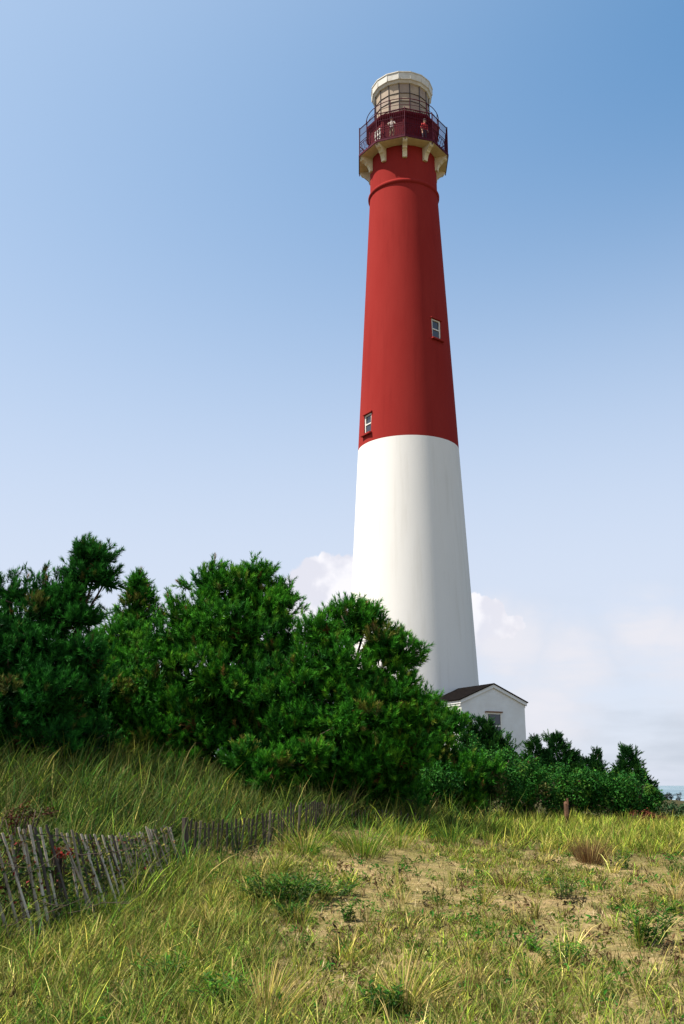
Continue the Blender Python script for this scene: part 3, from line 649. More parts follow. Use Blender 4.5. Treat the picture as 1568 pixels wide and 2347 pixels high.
nt_ += pine('spreading pine in front of the white lower tower', (790, 0), 19.5,
    [(735, 1450, 62, 36), (800, 1428, 60, 44), (842, 1408, 24, 22), (868, 1470, 46, 40), (915, 1498, 36, 34), (760, 1530, 110, 80), (868, 1570, 66, 66), (800, 1640, 130, 80, -0.3), (690, 1620, 100, 80), (905, 1640, 62, 60), (690, 1540, 70, 70), (850, 1730, 120, 60), (930, 1720, 70, 60), (935, 1580, 16, 30), (940, 1600, 40, 44), (965, 1650, 50, 44), (720, 1700, 90, 50, 0.3), (650, 1760, 110, 50, 0.8), (760, 1785, 120, 50, 0.4), (870, 1800, 110, 46, 0.6), (780, 1680, 160, 110, 1.0), (700, 1770, 140, 60, 1.2), (830, 1780, 130, 60, 1.2)],
    150, 14, [(800, 1400, 806, 1368), (850, 1410, 862, 1380), (860, 1440, 876, 1402), (900, 1490, 918, 1422), (925, 1500, 962, 1466), (930, 1520, 958, 1498), (930, 1560, 950, 1538), (740, 1430, 742, 1398), (770, 1420, 772, 1384), (710, 1450, 706, 1410), (825, 1410, 830, 1374), (890, 1470, 898, 1432), (940, 1510, 960, 1486)])
nt_ += pine('low pine bough with lit tips above the grass in the shade', (640, 0), 18.4,
    [(570, 1735, 42, 30), (620, 1755, 52, 28), (680, 1740, 42, 22), (600, 1780, 60, 22), (720, 1720, 28, 16)], 150, 15, [(560, 1730, 562, 1690), (690, 1740, 748, 1706)])
nt_ += pine('low dark green pine beside the left wall of the house', (985, 0), 23.5,
    [(988, 1632, 44, 40), (1028, 1654, 28, 28), (960, 1700, 80, 60), (1020, 1740, 70, 56), (1075, 1770, 66, 50), (940, 1790, 90, 60), (1040, 1810, 80, 46)], 150, 16, [(980, 1630, 984, 1596), (1015, 1650, 1018, 1622), (1030, 1665, 1046, 1640)])

# ------------------------------------------------------------------ cedars
def cedar(label, depth, base_px, spires, seed, group='dark cedars on the ridge'):
    r = np.random.default_rng(seed); b = at(base_px, 1800, depth); bz = Hs(b.x, b.y); B = Vector((b.x, b.y, bz - 0.05)); mpp = depth * 1.02 / FPX
    T_ = thing('cedar_tree', B, label, 'cedar tree', group); P, A, G = [], [], []; mb = MB()
    for px, top, bot, hw in spires:
        t0 = np.array(at(px, top, depth) - B); b0 = np.array(at(px, bot, depth) - B); h = t0[2] - b0[2]; w = hw * mpp
        n = int(1050 * h * w + 60); t = r.random(n) ** 1.25; ang = r.uniform(0, 6.283, n)
        h -= 0.14; lumps = 1 + 0.34 * np.sin(ang * 3 + t * 17 + seed) * np.cos(t * 23 - ang * 2)
        rad = 1.15 * w * (1 - t) ** 1.0 * np.sqrt(r.uniform(0.25, 1, n)) * lumps + 0.02
        o = np.stack([np.cos(ang), np.sin(ang), np.zeros(n)], 1)
        P.append(b0 + o * rad[:, None] + np.array([0, 0, 1.0]) * (t * h)[:, None]); A.append(unit(o * 0.75 + np.array([0, 0, 0.9]) + r.normal(size=(n, 3)) * 0.25))
        G.append(pal(r, n, [(5, (0.014, 0.065, 0.014)), (3, (0.026, 0.10, 0.014)), (2, (0.010, 0.04, 0.012))]))
        for _ in range(int(7 + 10 * w)):                # side plumes that break the outline
            tt = r.random() * 0.85; aa = r.uniform(0, 6.283); o1 = np.array([math.cos(aa), math.sin(aa), 0]); k = 26
            st = b0 + o1 * w * (1 - tt) ** 0.75 * 0.8 + np.array([0, 0, tt * h]); dr = unit(o1 * r.uniform(0.4, 0.9) + np.array([-0.15, 0, 0.9])); ln = r.uniform(0.2, 0.45)
            P.append(st + dr * (r.random((k, 1)) * ln) + r.normal(size=(k, 3)) * 0.035); A.append(unit(dr + r.normal(size=(k, 3)) * 0.3)); G.append(pal(r, k, [(2, (0.016, 0.075, 0.014)), (2, (0.04, 0.12, 0.016))]))
        mb.tube(branch_path((0, 0, -0.1), tuple(t0 - np.array([0, 0, 0.15])), r, 0, 5), [0.07, 0.06, 0.05, 0.035, 0.02, 0.01], 5)
    mb.build('trunk', BARK, T_, smooth=True)
    P, A, G = map(np.concatenate, (P, A, G))
    v, c = tuft_arrays(P, A, 0.16 * r.uniform(0.6, 1.4, len(P)), 20, 0.075, 0.018, 0.25, 0.7, G, r)
    obj('crown', tri_mesh('crown', v, c, NEEDLE), T_)
cedar('dark cedar with three tips in front of the house window', 27.5, 1110, [(1070, 1632, 1790, 24), (1104, 1640, 1790, 18), (1122, 1644, 1790, 24), (1148, 1690, 1790, 30), (1092, 1680, 1800, 40), (1130, 1680, 1800, 34)], 21)
cedar('many pointed dark cedar just right of the house', 31.0, 1290, [(1232, 1684, 1830, 34), (1212, 1728, 1830, 22), (1284, 1676, 1830, 44), (1320, 1716, 1830, 36), (1374, 1712, 1830, 16), (1352, 1735, 1830, 34), (1255, 1715, 1830, 40)], 22)
cedar('lone conical dark cedar at the right near the sea', 32.0, 1448, [(1446, 1708, 1840, 46), (1474, 1765, 1840, 22), (1428, 1752, 1840, 24), (1484, 1795, 1840, 20), (1400, 1785, 1840, 22)], 23)

# ------------------------------------------------------------------ leafy shrubs
def shrub(label, depth, px, lobes, seed, shoots=True, leaf=0.075, dens=2000, greens=None, name='bayberry_shrub', cat='shrub', group='leafy shrubs along the ridge'):
    r = np.random.default_rng(seed); b = at(px, 1800, depth); B = Vector((b.x, b.y, Hs(b.x, b.y) - 0.04)); mpp = depth * 1.02 / FPX
    T_ = thing(name, B, label, cat, group); P, Nn, G = [], [], []; mb = MB()
    greens = greens or [(5, (0.024, 0.12, 0.013)), (3, (0.045, 0.17, 0.018)), (3, (0.012, 0.07, 0.012)), (1, (0.10, 0.18, 0.02)), (0.3, (0.12, 0.07, 0.03))]
    for l in lobes:
        c = np.array(at(l[0], l[1], depth + (l[4] if len(l) > 4 else 0)) - B); rr = np.array([l[2], min(l[2], l[3] * 1.5), l[3]]) * mpp
        ar = rr[0] * rr[2] + rr[1] * rr[2] + rr[0] * rr[1]; ns = int(26 * ar) + 4; d0 = unit(r.normal(size=(ns, 3)) + np.array([0, 0, 0.25])); f0 = r.uniform(0.45, 1.08, (ns, 1)); k = max(int(dens * 1.33 * ar / ns), 12)
        sc = c + d0 * rr * f0; cr = np.minimum(0.20, 0.7 * rr.min()) * r.uniform(0.5, 1.25, (ns, 1)); n = ns * k; j = np.repeat(np.arange(ns), k); d = unit(r.normal(size=(n, 3)) + np.array([0, 0, 0.45]))
        P.append(sc[j] + d * cr[j] * np.array([1, 1, 1.15]) * r.uniform(0.45, 1.1, (n, 1))); Nn.append(unit(d + np.array([0, 0, 0.5]) + r.normal(size=(n, 3)) * 0.6)); G.append(pal(r, ns, greens)[j] * 0.6 + pal(r, n, greens) * 0.4)
        if name == 'bayberry_shrub' and shoots:
            for _ in range(int(10 * rr[0]) + 3):         # upright shoots
                o1 = c + unit(r.normal(size=3) + np.array([0, 0, 1.2])) * rr; dr = unit(r.normal(size=3) * 0.35 + np.array([0, 0, 1.0])); q = 34; tt = r.random((q, 1))
                P.append(o1 + dr * tt * r.uniform(0.15, 0.36) + r.normal(size=(q, 3)) * 0.03 * (1.2 - tt)); Nn.append(unit(r.normal(size=(q, 3)) + dr)); G.append(pal(r, q, greens))
        for _ in range(5):
            e = unit(r.normal(size=3) + np.array([0, 0, 0.6])); mb.tube(branch_path((r.normal() * 0.06, r.normal() * 0.06, -0.05), c + e * rr * 0.9, r, 0, 4), [0.022, 0.018, 0.014, 0.01, 0.006], 4)
    mb.build('stem', BARK, T_, smooth=True)
    P, Nn, G = map(np.concatenate, (P, Nn, G)); v, c = leaf_arrays(P, Nn, leaf, 0.5, G, r)
    obj('foliage', quad_mesh('foliage', v, c, LEAF), T_)
shrub('dark leafy shrub in shade below the spreading pine', 22.0, 900, [(880, 1800, 100, 50), (960, 1810, 90, 50)], 31)
shrub('tall bright green shrub below the cedar by the house', 24.5, 1090, [(1075, 1760, 60, 50), (1120, 1775, 70, 50), (1060, 1820, 80, 46), (1150, 1810, 60, 40)], 32)
shrub('rounded green shrub below the right corner of the house', 25.6, 1195, [(1190, 1790, 60, 42), (1225, 1815, 60, 40), (1180, 1840, 60, 30)], 33)
shrub('wide green shrub behind the brown post', 26.2, 1300, [(1285, 1805, 66, 38), (1335, 1815, 60, 36), (1300, 1846, 80, 28)], 34)
shrub('low green shrub left of the lone cedar', 26.4, 1385, [(1385, 1818, 56, 36), (1420, 1835, 56, 32), (1390, 1852, 66, 22)], 35)
shrub('green shrub under the lone cedar', 26.8, 1465, [(1460, 1822, 50, 36), (1488, 1848, 30, 24), (1465, 1858, 56, 20)], 36)
shrub('grey green shrub at the right edge below the sea', 27.5, 1545, [(1535, 1866, 40, 20), (1580, 1868, 50, 20), (1650, 1870, 70, 22)], 37, shoots=False, greens=[(4, (0.035, 0.09, 0.03)), (3, (0.05, 0.10, 0.045)), (1, (0.09, 0.11, 0.05))])
shrub('low rust red shrub at the foot of the green shrubs', 25.2, 1487, [(1470, 1876, 34, 14), (1505, 1880, 36, 13)], 38, leaf=0.045, greens=[(3, (0.16, 0.04, 0.025)), (2, (0.10, 0.03, 0.02)), (1, (0.2, 0.09, 0.04))], name='red_shrub', group=None)
shrub('red leaved vine bush above the left end of the fence', 12.6, 45, [(48, 1872, 40, 22), (85, 1868, 40, 18), (20, 1880, 26, 16)], 39, leaf=0.045, dens=1500, greens=[(2, (0.13, 0.02, 0.016)), (3, (0.07, 0.035, 0.018)), (2, (0.05, 0.08, 0.016))], name='red_vine', cat='vine', group=None)
shrub('small red vine patch hanging on the near fence slats', 11.2, 145, [(135, 1950, 22, 10, -0.2), (150, 1958, 14, 9, -0.2)], 40, leaf=0.04, dens=1500, greens=[(3, (0.30, 0.03, 0.02)), (1, (0.16, 0.05, 0.03))], name='red_vine', cat='vine', group=None)
for i, (px, py, s, where) in enumerate(((1527, 1823, 6, 'leftmost'), (1537, 1821, 7, 'middle'), (1555, 1823, 6, 'rightmost'))):
    shrub('%s of three small dark round bushes against the sea' % where, 58.0, px, [(px, py + 2, s + 1, s), (px, py + 12, 4, 10)], 50 + i, leaf=0.09, dens=420, greens=[(1, (0.02, 0.028, 0.022)), (1, (0.03, 0.03, 0.026))], name='round_bush', cat='bush', group='small round bushes by the sea')

# ------------------------------------------------------------------ sand fence
FR = np.random.default_rng(77)
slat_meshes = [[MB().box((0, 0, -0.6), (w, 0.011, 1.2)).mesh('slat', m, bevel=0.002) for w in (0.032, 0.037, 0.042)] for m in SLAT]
def fence(label, path, lean, mats, gapjit, drop, wire_z):
    """path: list of (px, py_top, depth); a slat every 9 cm along it"""
    pts = [at(*p) for p in path]; b = pts[0]; B = Vector((b.x, b.y, Hs(b.x, b.y)))
    F = thing('sand_fence', B, label, 'fence', 'weathered sand fence')
    seg = [(pts[i + 1] - pts[i]).xy.length for i in range(len(pts) - 1)]; tot = sum(seg); s = 0.0; wire = [[], [], []]; n = 0
    while s < tot:
        q = s; i = 0
        while i < len(seg) - 1 and q > seg[i]: q -= seg[i]; i += 1
        p = pts[i].lerp(pts[i + 1], min(q / seg[i], 1)); tdir = (pts[i + 1] - pts[i]); tdir.z = 0; tdir.normalize()
        g_ = Hs(p.x, p.y)
        if FR.random() > drop:
            top = p + Vector((0, 0, FR.normal() * 0.025))
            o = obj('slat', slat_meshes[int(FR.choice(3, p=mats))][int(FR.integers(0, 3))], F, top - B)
            ax = Vector((lean[0] + FR.normal() * gapjit, lean[1] + FR.normal() * gapjit * 0.6, 1)).normalized()
            xd = (tdir - ax * tdir.dot(ax)).normalized(); yd = ax.cross(xd)
            o.rotation_euler = Matrix((xd, yd, ax)).transposed().to_euler(); n += 1
        axw = Vector((lean[0], lean[1], 1)).normalized()
        for k, wz in enumerate(wire_z): wire[k].append(p - axw * wz - B + Vector((0, 0.012 * (1 if len(wire[k]) % 2 else -1), 0)))
        s += 0.086 + FR.uniform(-0.012, 0.02)
    mb = MB()
    for w in wire: mb.tube(w, 0.004, 4)
    mb.build('wire', IRON, F)
    return F, B, n
S98 = 0.98
near = [(-90, 1905, 9.9), (-30, 1935, 10.2), (5, 1915, 10.4), (32, 1903, 10.5), (65, 1893, 10.7), (113, 1896, 11.0), (167, 1904, 11.35), (194, 1913, 11.6), (235, 1920, 12.0), (272, 1912, 12.4), (310, 1909, 12.9), (341, 1903, 13.3), (392, 1890, 14.0)]
F1, B1, n1 = fence('near stretch of grey slatted fence leaning left at the photo edge', near, (-0.34, 0.10), (0.48, 0.34, 0.18), 0.07, 0.04, (0.08, 0.42, 0.8))
p = at(430, 1874, 14.2); mb = MB().tube([(p.x - B1.x, p.y - B1.y, Hs(p.x, p.y) - B1.z - 0.3), (p.x - B1.x - 0.03, p.y - B1.y, p.z - B1.z)], [0.05, 0.045], 8); mb.build('post', SLAT[2], F1)
far = [(440, 1880, 14.4), (520, 1884, 14.9), (578, 1874, 15.4), (608, 1866, 15.6), (637, 1862, 15.8), (666, 1850, 16.1), (690, 1842, 16.4), (710, 1838, 16.8), (735, 1841, 17.3), (760, 1847, 17.8), (800, 1854, 18.3), (850, 1858, 18.8), (905, 1861, 19.2), (965, 1866, 19.6)]
F2, B2, n2 = fence('far stretch of slatted fence coloured dark as in shade, half buried in grass below the pines', far, (0.02, 0.03), (0.1, 0.0, 0.9), 0.05, 0.06, (0.1, 0.4, 0.7))  # mostly dark slats: the shade on this stretch is put into their colour
p = ground_hit(1300, 1892)
PT = thing('wooden_post', p - Vector((0, 0, 0.1)), 'short broken brown wooden post in front of the green shrubs', 'post')
mb = MB().tube([(0, 0, -0.1), (0.005, 0, 0.3), (0.0, 0, 0.58), (-0.02, 0, 0.62)], [0.062, 0.058, 0.055, 0.03], 7); mb.build('shaft', POSTW, PT)
MB().box((0.035, -0.03, 0.62), (0.03, 0.05, 0.16)).build('splinter', POSTW, PT)

# ------------------------------------------------------------------ grass
GR = np.random.default_rng(101)
GREEN = (0.06, 0.155, 0.012); YG = (0.22, 0.285, 0.022); STRAW = (0.40, 0.295, 0.105); OLIVE = (0.12, 0.14, 0.018); BRN = (0.095, 0.052, 0.022); DKG = (0.022, 0.10, 0.014); GOLD = (0.36, 0.29, 0.05)
def field(name, label, zone, density, seed, hgt, nb, palette, spread=0.09, width=0.0055, lean_bias=(0.10, 0.0), curl=(0.2, 0.9)):
    r = np.random.default_rng(seed); Y0, Y1 = zone[2], zone[3]
    A_ = (zone[1] - zone[0]) * (Y1 - Y0); n = int(density * A_); x = r.uniform(zone[0], zone[1], n); y = r.uniform(Y0, Y1, n)
    keep = (np.abs(x) < 0.355 * y + 1.2) & (r.random(n) < zone[4](x, y)); x, y = x[keep], y[keep]; n = len(x)
    ch = hgt[0] + (hgt[1] - hgt[0]) * r.random(n) ** 1.3; ct = pal(r, n, palette); k = r.integers(max(nb - 6, 3), nb + 7, n)
    idx = np.repeat(np.arange(n), k); m = len(idx); a = r.uniform(0, 6.283, m); rad = np.abs(r.normal(size=m)) * spread * 0.5
    bx = x[idx] + np.cos(a) * rad; by = y[idx] + np.sin(a) * rad; pos = np.stack([bx, by, H(bx, by) - 0.01], 1)
    a = a + r.normal(size=m) * 0.8; lean = np.clip(rad / spread * 0.35 + np.abs(r.normal(size=m)) * 0.26, 0, 1.1); dx = np.cos(a) * lean + lean_bias[0]; dy = np.sin(a) * lean + lean_bias[1]
    az = np.arctan2(dy, dx); ln = np.hypot(dx, dy); h = ch[idx] * r.uniform(0.4, 1.2, m)
    mixc = pal(r, m, palette); t = ct[idx] * 0.4 + mixc * 0.6; t = t * np.exp(0.3 * r.normal(size=(n, 1)))[idx] * np.exp(0.38 * r.normal(size=(m, 1)))
    o = obj(name, blade_mesh(name, pos, h, np.full(m, width) * r.uniform(0.7, 1.3, m), az, ln, r.uniform(curl[0], curl[1], m), np.clip(t, 0.01, 1), r))
    tag(o, label, 'grass', None, 'stuff'); return m
nb_ = 0
nb_ += field('dune_grass', 'tall green and yellow beach grass on the dune behind the fence', (-9.5, 3.5, 8.5, 21.5, dune_f), 46, 201, (0.30, 0.85), 16, [(6, (0.030, 0.10, 0.008)), (1.4, YG), (0.5, GOLD), (3, (0.05, 0.075, 0.011)), (0.4, STRAW), (4, (0.015, 0.065, 0.009)), (1.2, BRN)], 0.16, 0.0105, (0.12, 0.0), (0.1, 1.5))
nb_ += field('meadow_grass', 'dense tan and olive grass filling the left foreground', (-5.5, 0.8, 6.0, 14.6, left_f), 105, 202, (0.12, 0.40), 16, [(2.3, STRAW), (4, OLIVE), (8, GREEN), (3, GOLD), (2, YG), (1.5, BRN), (1, DKG)], 0.12, 0.0062, (0.05, 0.0), (0.2, 1.8))
nb_ += field('ridge_grass', 'lit yellow green grass in front of the shrubs at right', (-0.5, 11.5, 16.0, 26.5, band_f), 30, 203, (0.14, 0.44), 15, [(5, YG), (4, GREEN), (3, GOLD), (1, STRAW), (1, OLIVE)], 0.14, 0.0105, (0.06, 0.0), (0.1, 1.2))
nb_ += field('sparse_grass', 'short patchy grass on the bare sand at right', (-2.5, 8.5, 6.0, 20.5, rest_f), 130, 204, (0.04, 0.20), 11, [(1.8, STRAW), (4, OLIVE), (6, GREEN), (1.6, GOLD), (3.5, YG), (3, BRN)], 0.11, 0.0075, (0.03, 0.0), (0.3, 2.0))
nb_ += field('foreground_grass', 'mixed green and straw grass along the bottom edge', (-1.5, 5, 6.0, 10.4, front_f), 70, 205, (0.10, 0.36), 14, [(3, STRAW), (3, OLIVE), (4, GREEN), (2, YG), (1, BRN)], 0.11, 0.0062, (0.03, 0.0), (0.2, 1.8))
bunch_f = lambda x, y: sstep(-0.4, 0.3, wob(x, y, 1.4, 71))
fence_f = lambda x, y: np.exp(-((x - xf(y) - 0.45) / 0.30) ** 2) * sstep(14.6, 13.8, y)
nb_ += field('fence_foot_grass', 'green grass growing up against the near leaning fence', (-5, 0, 9.0, 14.6, fence_f), 70, 207, (0.26, 0.74), 14, [(4, GREEN), (2, YG), (2, OLIVE), (2, DKG), (1, STRAW)], 0.13, 0.0075, (0.06, 0.0), (0.2, 1.5))
nb_ += field('bunch_grass', 'loose taller bunches of straw and green grass dotted over the slope', (-4, 7, 7.0, 19.0, bunch_f), 1.5, 206, (0.22, 0.50), 34, [(3, STRAW), (2, GOLD), (3, GREEN), (2, YG), (1, OLIVE)], 0.16, 0.0075, (0.05, 0.0), (0.2, 1.5))
def litter(n, seed):
    r = np.random.default_rng(seed); y = 6 + 16 * r.random(n) ** 0.9; x = r.uniform(-1, 1, n) * (0.355 * y + 1.0)
    pos = np.stack([x, y, H(x, y) + 0.004], 1); h = r.uniform(0.03, 0.13, n)
    t = pal(r, n, [(4, STRAW), (2, (0.5, 0.4, 0.22)), (2, BRN), (1, (0.06, 0.04, 0.03)), (2, OLIVE)]) * (1 + 0.2 * r.normal(size=(n, 1)))
    o = obj('straw_litter', blade_mesh('straw_litter', pos, h, r.uniform(0.004, 0.009, n), r.uniform(0, 6.283, n), r.uniform(0.5, 1.5, n), r.uniform(-0.3, 0.6, n), np.clip(t, 0.01, 1), r, tipdry=0.1))
    tag(o, 'dry straw and dead stalks scattered over the sand', 'litter', None, 'stuff')
litter(24000, 301)
def stubs(n, seed):
    r = np.random.default_rng(seed); y = 7 + 14 * r.random(n); x = r.uniform(-0.6, 1, n) * (0.355 * y + 0.6); k = 7
    idx = np.repeat(np.arange(n), k); m = len(idx); bx = x[idx] + r.normal(size=m) * 0.018; by = y[idx] + r.normal(size=m) * 0.018
    t = pal(r, m, [(3, (0.05, 0.03, 0.018)), (2, BRN), (1, (0.17, 0.08, 0.04))])
    o = obj('dead_stubs', blade_mesh('dead_stubs', np.stack([bx, by, H(bx, by) - 0.01], 1), (r.uniform(0.05, 0.16, n))[idx] * r.uniform(0.6, 1.1, m), r.uniform(0.004, 0.009, m), r.uniform(0, 6.283, m), np.abs(r.normal(size=m)) * 0.45, r.uniform(0, 0.5, m), t, r, tipdry=0.1))
    tag(o, 'dark brown dead stems standing all over the sand', 'stems', None, 'stuff')
stubs(900, 302)
def herbs(n, seed):
    r = np.random.default_rng(seed); y = 7 + 12.5 * r.random(n); x = r.uniform(-0.8, 1, n) * (0.355 * y + 0.6); k = 16; idx = np.repeat(np.arange(n), k); m = len(idx)
    sz = r.uniform(0.03, 0.12, n)[idx]; off = r.normal(size=(m, 3)) * np.array([1, 1, 0.45]) * sz[:, None] * 0.8
    P = np.stack([x[idx] + off[:, 0], y[idx] + off[:, 1], H(x[idx], y[idx]) + np.abs(off[:, 2]) + 0.01], 1)
    cl = pal(r, n, [(3, (0.035, 0.15, 0.015)), (3, (0.09, 0.16, 0.02)), (2, (0.20, 0.22, 0.03)), (1.5, (0.12, 0.07, 0.03)), (1, (0.05, 0.04, 0.02))])[idx]
    v, c = leaf_arrays(P, unit(off + np.array([0, 0, 0.06])), 0.02 + sz * 0.45, 0.35, cl, r)
    tag(obj('ground_herbs', quad_mesh('ground_herbs', v, c, LEAF)), 'small low herbs and seedlings dotted over the sandy slope', 'herbs', None, 'stuff')
herbs(1300, 304)
def tangle():
    r = np.random.default_rng(303); P = []; pts = [at(*q) for q in near]
    for _ in range(3000):
        i = int(r.integers(0, len(pts) - 1)); q = pts[i].lerp(pts[i + 1], r.random()); gz = Hs(q.x, q.y); h = (q.z - gz)
        k = r.random() ** 0.8 * 0.95; P.append((q.x + 0.34 * (1 - k) * h + r.normal() * 0.05, q.y + 0.06 + r.normal() * 0.09, gz + k * h))
    P = np.array(P); b = pts[0]; B = Vector((b.x, b.y, Hs(b.x, b.y)))
    T_ = thing('tangled_vine', B, 'dark tangle of leaves and runners grown through the near leaning fence', 'vine'); P = P - np.array(B)
    v, c = leaf_arrays(P, unit(r.normal(size=P.shape) + np.array([-0.3, -0.4, 0.5])), 0.05, 0.6, pal(r, len(P), [(4, (0.03, 0.07, 0.015)), (3, (0.06, 0.09, 0.02)), (2, (0.13, 0.13, 0.03)), (1.5, (0.10, 0.05, 0.025)), (0.7, (0.30, 0.25, 0.06)), (0.5, (0.16, 0.025, 0.02))]), r)
    obj('leaves', quad_mesh('leaves', v, c, LEAF), T_); mb = MB()
    for _ in range(60):
        i = int(r.integers(0, len(P))); a = Vector(P[i]); mb.tube(branch_path(a, a + Vector((r.normal() * 0.35, r.normal() * 0.2, r.normal() * 0.25)), r, 0.2, 4), [0.005, 0.005, 0.004, 0.003, 0.002], 4)
    tag(mb.build('runner', BARK, T_), kind='stuff')
tangle()
def tuft(label, px, py, n, h, spread, palette, seed, lean=(0.06, 0), curl=(0.2, 1.0), width=0.006, name='grass_tuft', outward=0.5):
    r = np.random.default_rng(seed); p = ground_hit(px, py); a = r.uniform(0, 6.283, n); rad = np.sqrt(r.random(n)) * spread
    bx, by = p.x + np.cos(a) * rad, p.y + np.sin(a) * rad; pos = np.stack([bx - p.x, by - p.y, H(bx, by) - p.z - 0.02], 1)
    ln = rad / spread * outward + np.abs(r.normal(size=n)) * 0.12; dx = np.cos(a) * ln + lean[0]; dy = np.sin(a) * ln + lean[1]
    t = pal(r, n, palette) * (1 + 0.18 * r.normal(size=(n, 1)))
    o = obj(name, blade_mesh(name, pos, h * r.uniform(0.5, 1.1, n), np.full(n, width) * r.uniform(0.7, 1.3, n), np.arctan2(dy, dx), np.hypot(dx, dy), r.uniform(curl[0], curl[1], n), np.clip(t, 0.01, 1), r), None, p)
    return tag(o, label, 'grass tuft', 'single grass tufts')
G1 = [(4, GREEN), (3, YG), (1, STRAW)]; S1 = [(5, STRAW), (2, GOLD), (2, YG)]
tuft('spiky green grass tuft in front of the far fence', 700, 1960, 150, 0.75, 0.16, G1, 401, outward=0.6)
tuft('broad pale green grass tuft right of the far fence', 835, 1962, 260, 0.72, 0.26, G1, 402, outward=0.5)
tuft('yellow green tuft just right of the broad pale tuft', 915, 1945, 130, 0.62, 0.16, [(3, YG), (2, GOLD), (2, GREEN)], 403)
tuft('dark green grass tuft at the edge of the pine shade', 1035, 1935, 140, 0.62, 0.18, [(3, GREEN), (2, DKG), (1, YG)], 404)
tuft('brown dead grass tuft in the lit grass at right', 1352, 1978, 420, 0.52, 0.20, [(4, BRN), (3, (0.20, 0.115, 0.05)), (1, STRAW)], 405, outward=0.45, curl=(0, 0.4))
tuft('small brown dead tuft on the sand left of the larger brown one', 1165, 2030, 160, 0.30, 0.14, [(4, BRN), (2, STRAW)], 406, curl=(0.1, 1.4))
tuft('big straw coloured tuft at the bottom edge left of centre', 615, 2330, 170, 0.50, 0.13, S1, 407, lean=(0.12, 0), width=0.0055)
tuft('big yellow straw tuft at the bottom edge right of centre', 925, 2318, 150, 0.58, 0.11, S1, 408, width=0.0055, outward=0.6)
tuft('flattened pale straw tuft near the bottom with a dark base', 1085, 2268, 120, 0.44, 0.10, [(4, STRAW), (1, BRN)], 409, lean=(-0.35, -0.1), curl=(0.6, 1.7), width=0.005)
tuft('thin straw tuft with curled blades below the small green weed', 1215, 2258, 70, 0.40, 0.08, [(4, STRAW), (1, GOLD)], 410, curl=(0.6, 1.8), width=0.005)
tuft('tan tuft with bent blades at the right edge', 1545, 2060, 130, 0.42, 0.16, [(4, STRAW), (1, BRN)], 411, lean=(-0.1, 0), curl=(0.4, 1.6))
tuft('loose straw tuft on the dune below the fence end', 470, 2120, 150, 0.34, 0.16, [(3, STRAW), (2, GOLD)], 412, curl=(0.6, 1.7))
tuft('green tuft with long blades below the near fence', 250, 2110, 110, 0.45, 0.14, [(3, YG), (2, GREEN)], 413, lean=(0.25, 0))
tuft('straw and green tuft in the sand at centre', 800, 2180, 110, 0.30, 0.12, [(3, BRN), (2, STRAW), (1, GREEN)], 414, outward=0.6)
def weed(label, px, py, stems, h, spread, leaf, cols, seed, name='leafy_weed'):
    r = np.random.default_rng(seed); p = ground_hit(px, py); T_ = thing(name, p, label, 'weed', 'green weeds in the sand'); mb = MB(); P, D, G = [], [], []
    for _ in range(stems):
        a = r.uniform(0, 6.283); q = math.sqrt(r.random()) * spread; b = Vector((math.cos(a) * q * 0.5, math.sin(a) * q * 0.5, -0.02)); hh = h * r.uniform(0.55, 1.1)
        e = b + Vector((math.cos(a) * q * 0.9 + r.normal() * 0.03, math.sin(a) * q * 0.9, hh)); pts = branch_path(b, e, r, -0.1, 4); mb.tube(pts, [0.005, 0.0045, 0.004, 0.003, 0.002], 4)
        for t in np.linspace(0.15, 1, int(8 + hh * 34)):
            c = b.lerp(e, t); aa = r.uniform(0, 6.283); P.append(np.array(c)); D.append(np.array([math.cos(aa), math.sin(aa), r.uniform(0.25, 1.0)]))
    P = np.array(P); D = unit(np.array(D)); n = len(P); G = pal(r, n, cols)
    sd = unit(np.cross(D, np.array([0, 0, 1.0]))); s = leaf * r.uniform(0.6, 1.2, (n, 1)); droop = np.array([0, 0, -0.18]) * s
    v = np.stack([P, P + D * s * 0.45 + sd * s * 0.12, P + D * s + droop, P + D * s * 0.45 - sd * s * 0.12], 1).reshape(-1, 3)
    mb.build('stem', MATS['weed_stem'], T_); obj('leaves', quad_mesh('leaves', v, np.clip(np.repeat(G * (1 + .25 * r.normal(size=(n, 1))), 4, 0), .002, 1), LEAF), T_)
material('weed_stem', (0.06, 0.10, 0.03), 0.7)
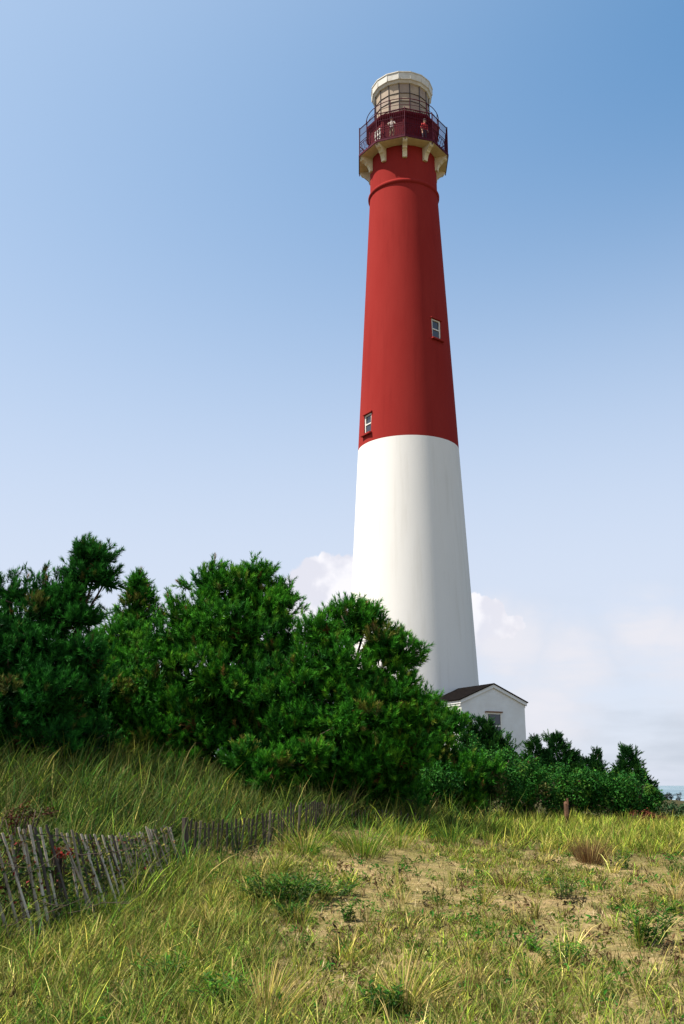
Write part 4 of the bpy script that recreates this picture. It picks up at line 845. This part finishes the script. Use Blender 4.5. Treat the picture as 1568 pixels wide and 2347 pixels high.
W1 = [(4, (0.028, 0.105, 0.008)), (2, (0.06, 0.16, 0.012)), (1, (0.014, 0.06, 0.008)), (1, (0.11, 0.15, 0.02))]; W2 = [(3, (0.05, 0.16, 0.010)), (2, (0.09, 0.21, 0.016)), (1, DKG), (1, (0.15, 0.19, 0.02))]
weed('large dark green leafy weed clump right of the fence grass', 650, 2072, 70, 0.34, 0.40, 0.10, W1, 501)
weed('dark green weed clump low on the sand below the large clump', 672, 2112, 22, 0.22, 0.16, 0.08, W1, 502)
weed('tall leafy green weed near the right edge', 1490, 2165, 20, 0.34, 0.20, 0.10, W1, 503)
weed('spreading green weed below the middle of the sand', 1285, 2212, 24, 0.20, 0.20, 0.085, W2, 504)
weed('small green weed between the sand weeds', 1215, 2180, 9, 0.20, 0.10, 0.07, W2, 505)
weed('little green weed in the right hand grass', 1432, 1992, 10, 0.28, 0.14, 0.08, W1, 506)
weed('spiky green weed at the centre of the sand', 795, 2112, 8, 0.20, 0.08, 0.09, W1, 507)
weed('bright green weed patch in the left foreground grass', 385, 2262, 26, 0.25, 0.20, 0.08, W2, 508)
weed('bright green weed at the bottom edge left of the straw tuft', 520, 2315, 26, 0.26, 0.20, 0.085, W2, 509)
weed('bright green vine growing on the near fence', 370, 1990, 26, 0.40, 0.24, 0.06, W2, 510)
weed('green weed at the foot of the leaning fence', 160, 2128, 20, 0.36, 0.16, 0.06, W2, 511)
weed('green weed at the bottom edge beside the yellow tuft', 880, 2330, 20, 0.24, 0.13, 0.09, W1, 512)
weed('small green weed left of the flattened straw tuft', 1030, 2282, 10, 0.14, 0.07, 0.06, W2, 513)
weed('green weed on the sand right of the broad tuft', 760, 2055, 34, 0.22, 0.28, 0.09, W2, 514)
weed('thin olive weed in the middle of the sandy slope', 1290, 2060, 14, 0.40, 0.14, 0.07, [(2, OLIVE), (2, GREEN)], 515)
weed('wispy green weed at the far right of the sand', 1555, 2010, 12, 0.28, 0.16, 0.08, [(2, GREEN), (1, OLIVE)], 516)
weed('weed with a pale yellow flower head by the fence foot', 86, 2130, 4, 0.40, 0.04, 0.05, [(3, (0.55, 0.42, 0.08)), (1, YG)], 517)
print('tufts', nt_, 'blades', nb_, 'slats', n1, n2)
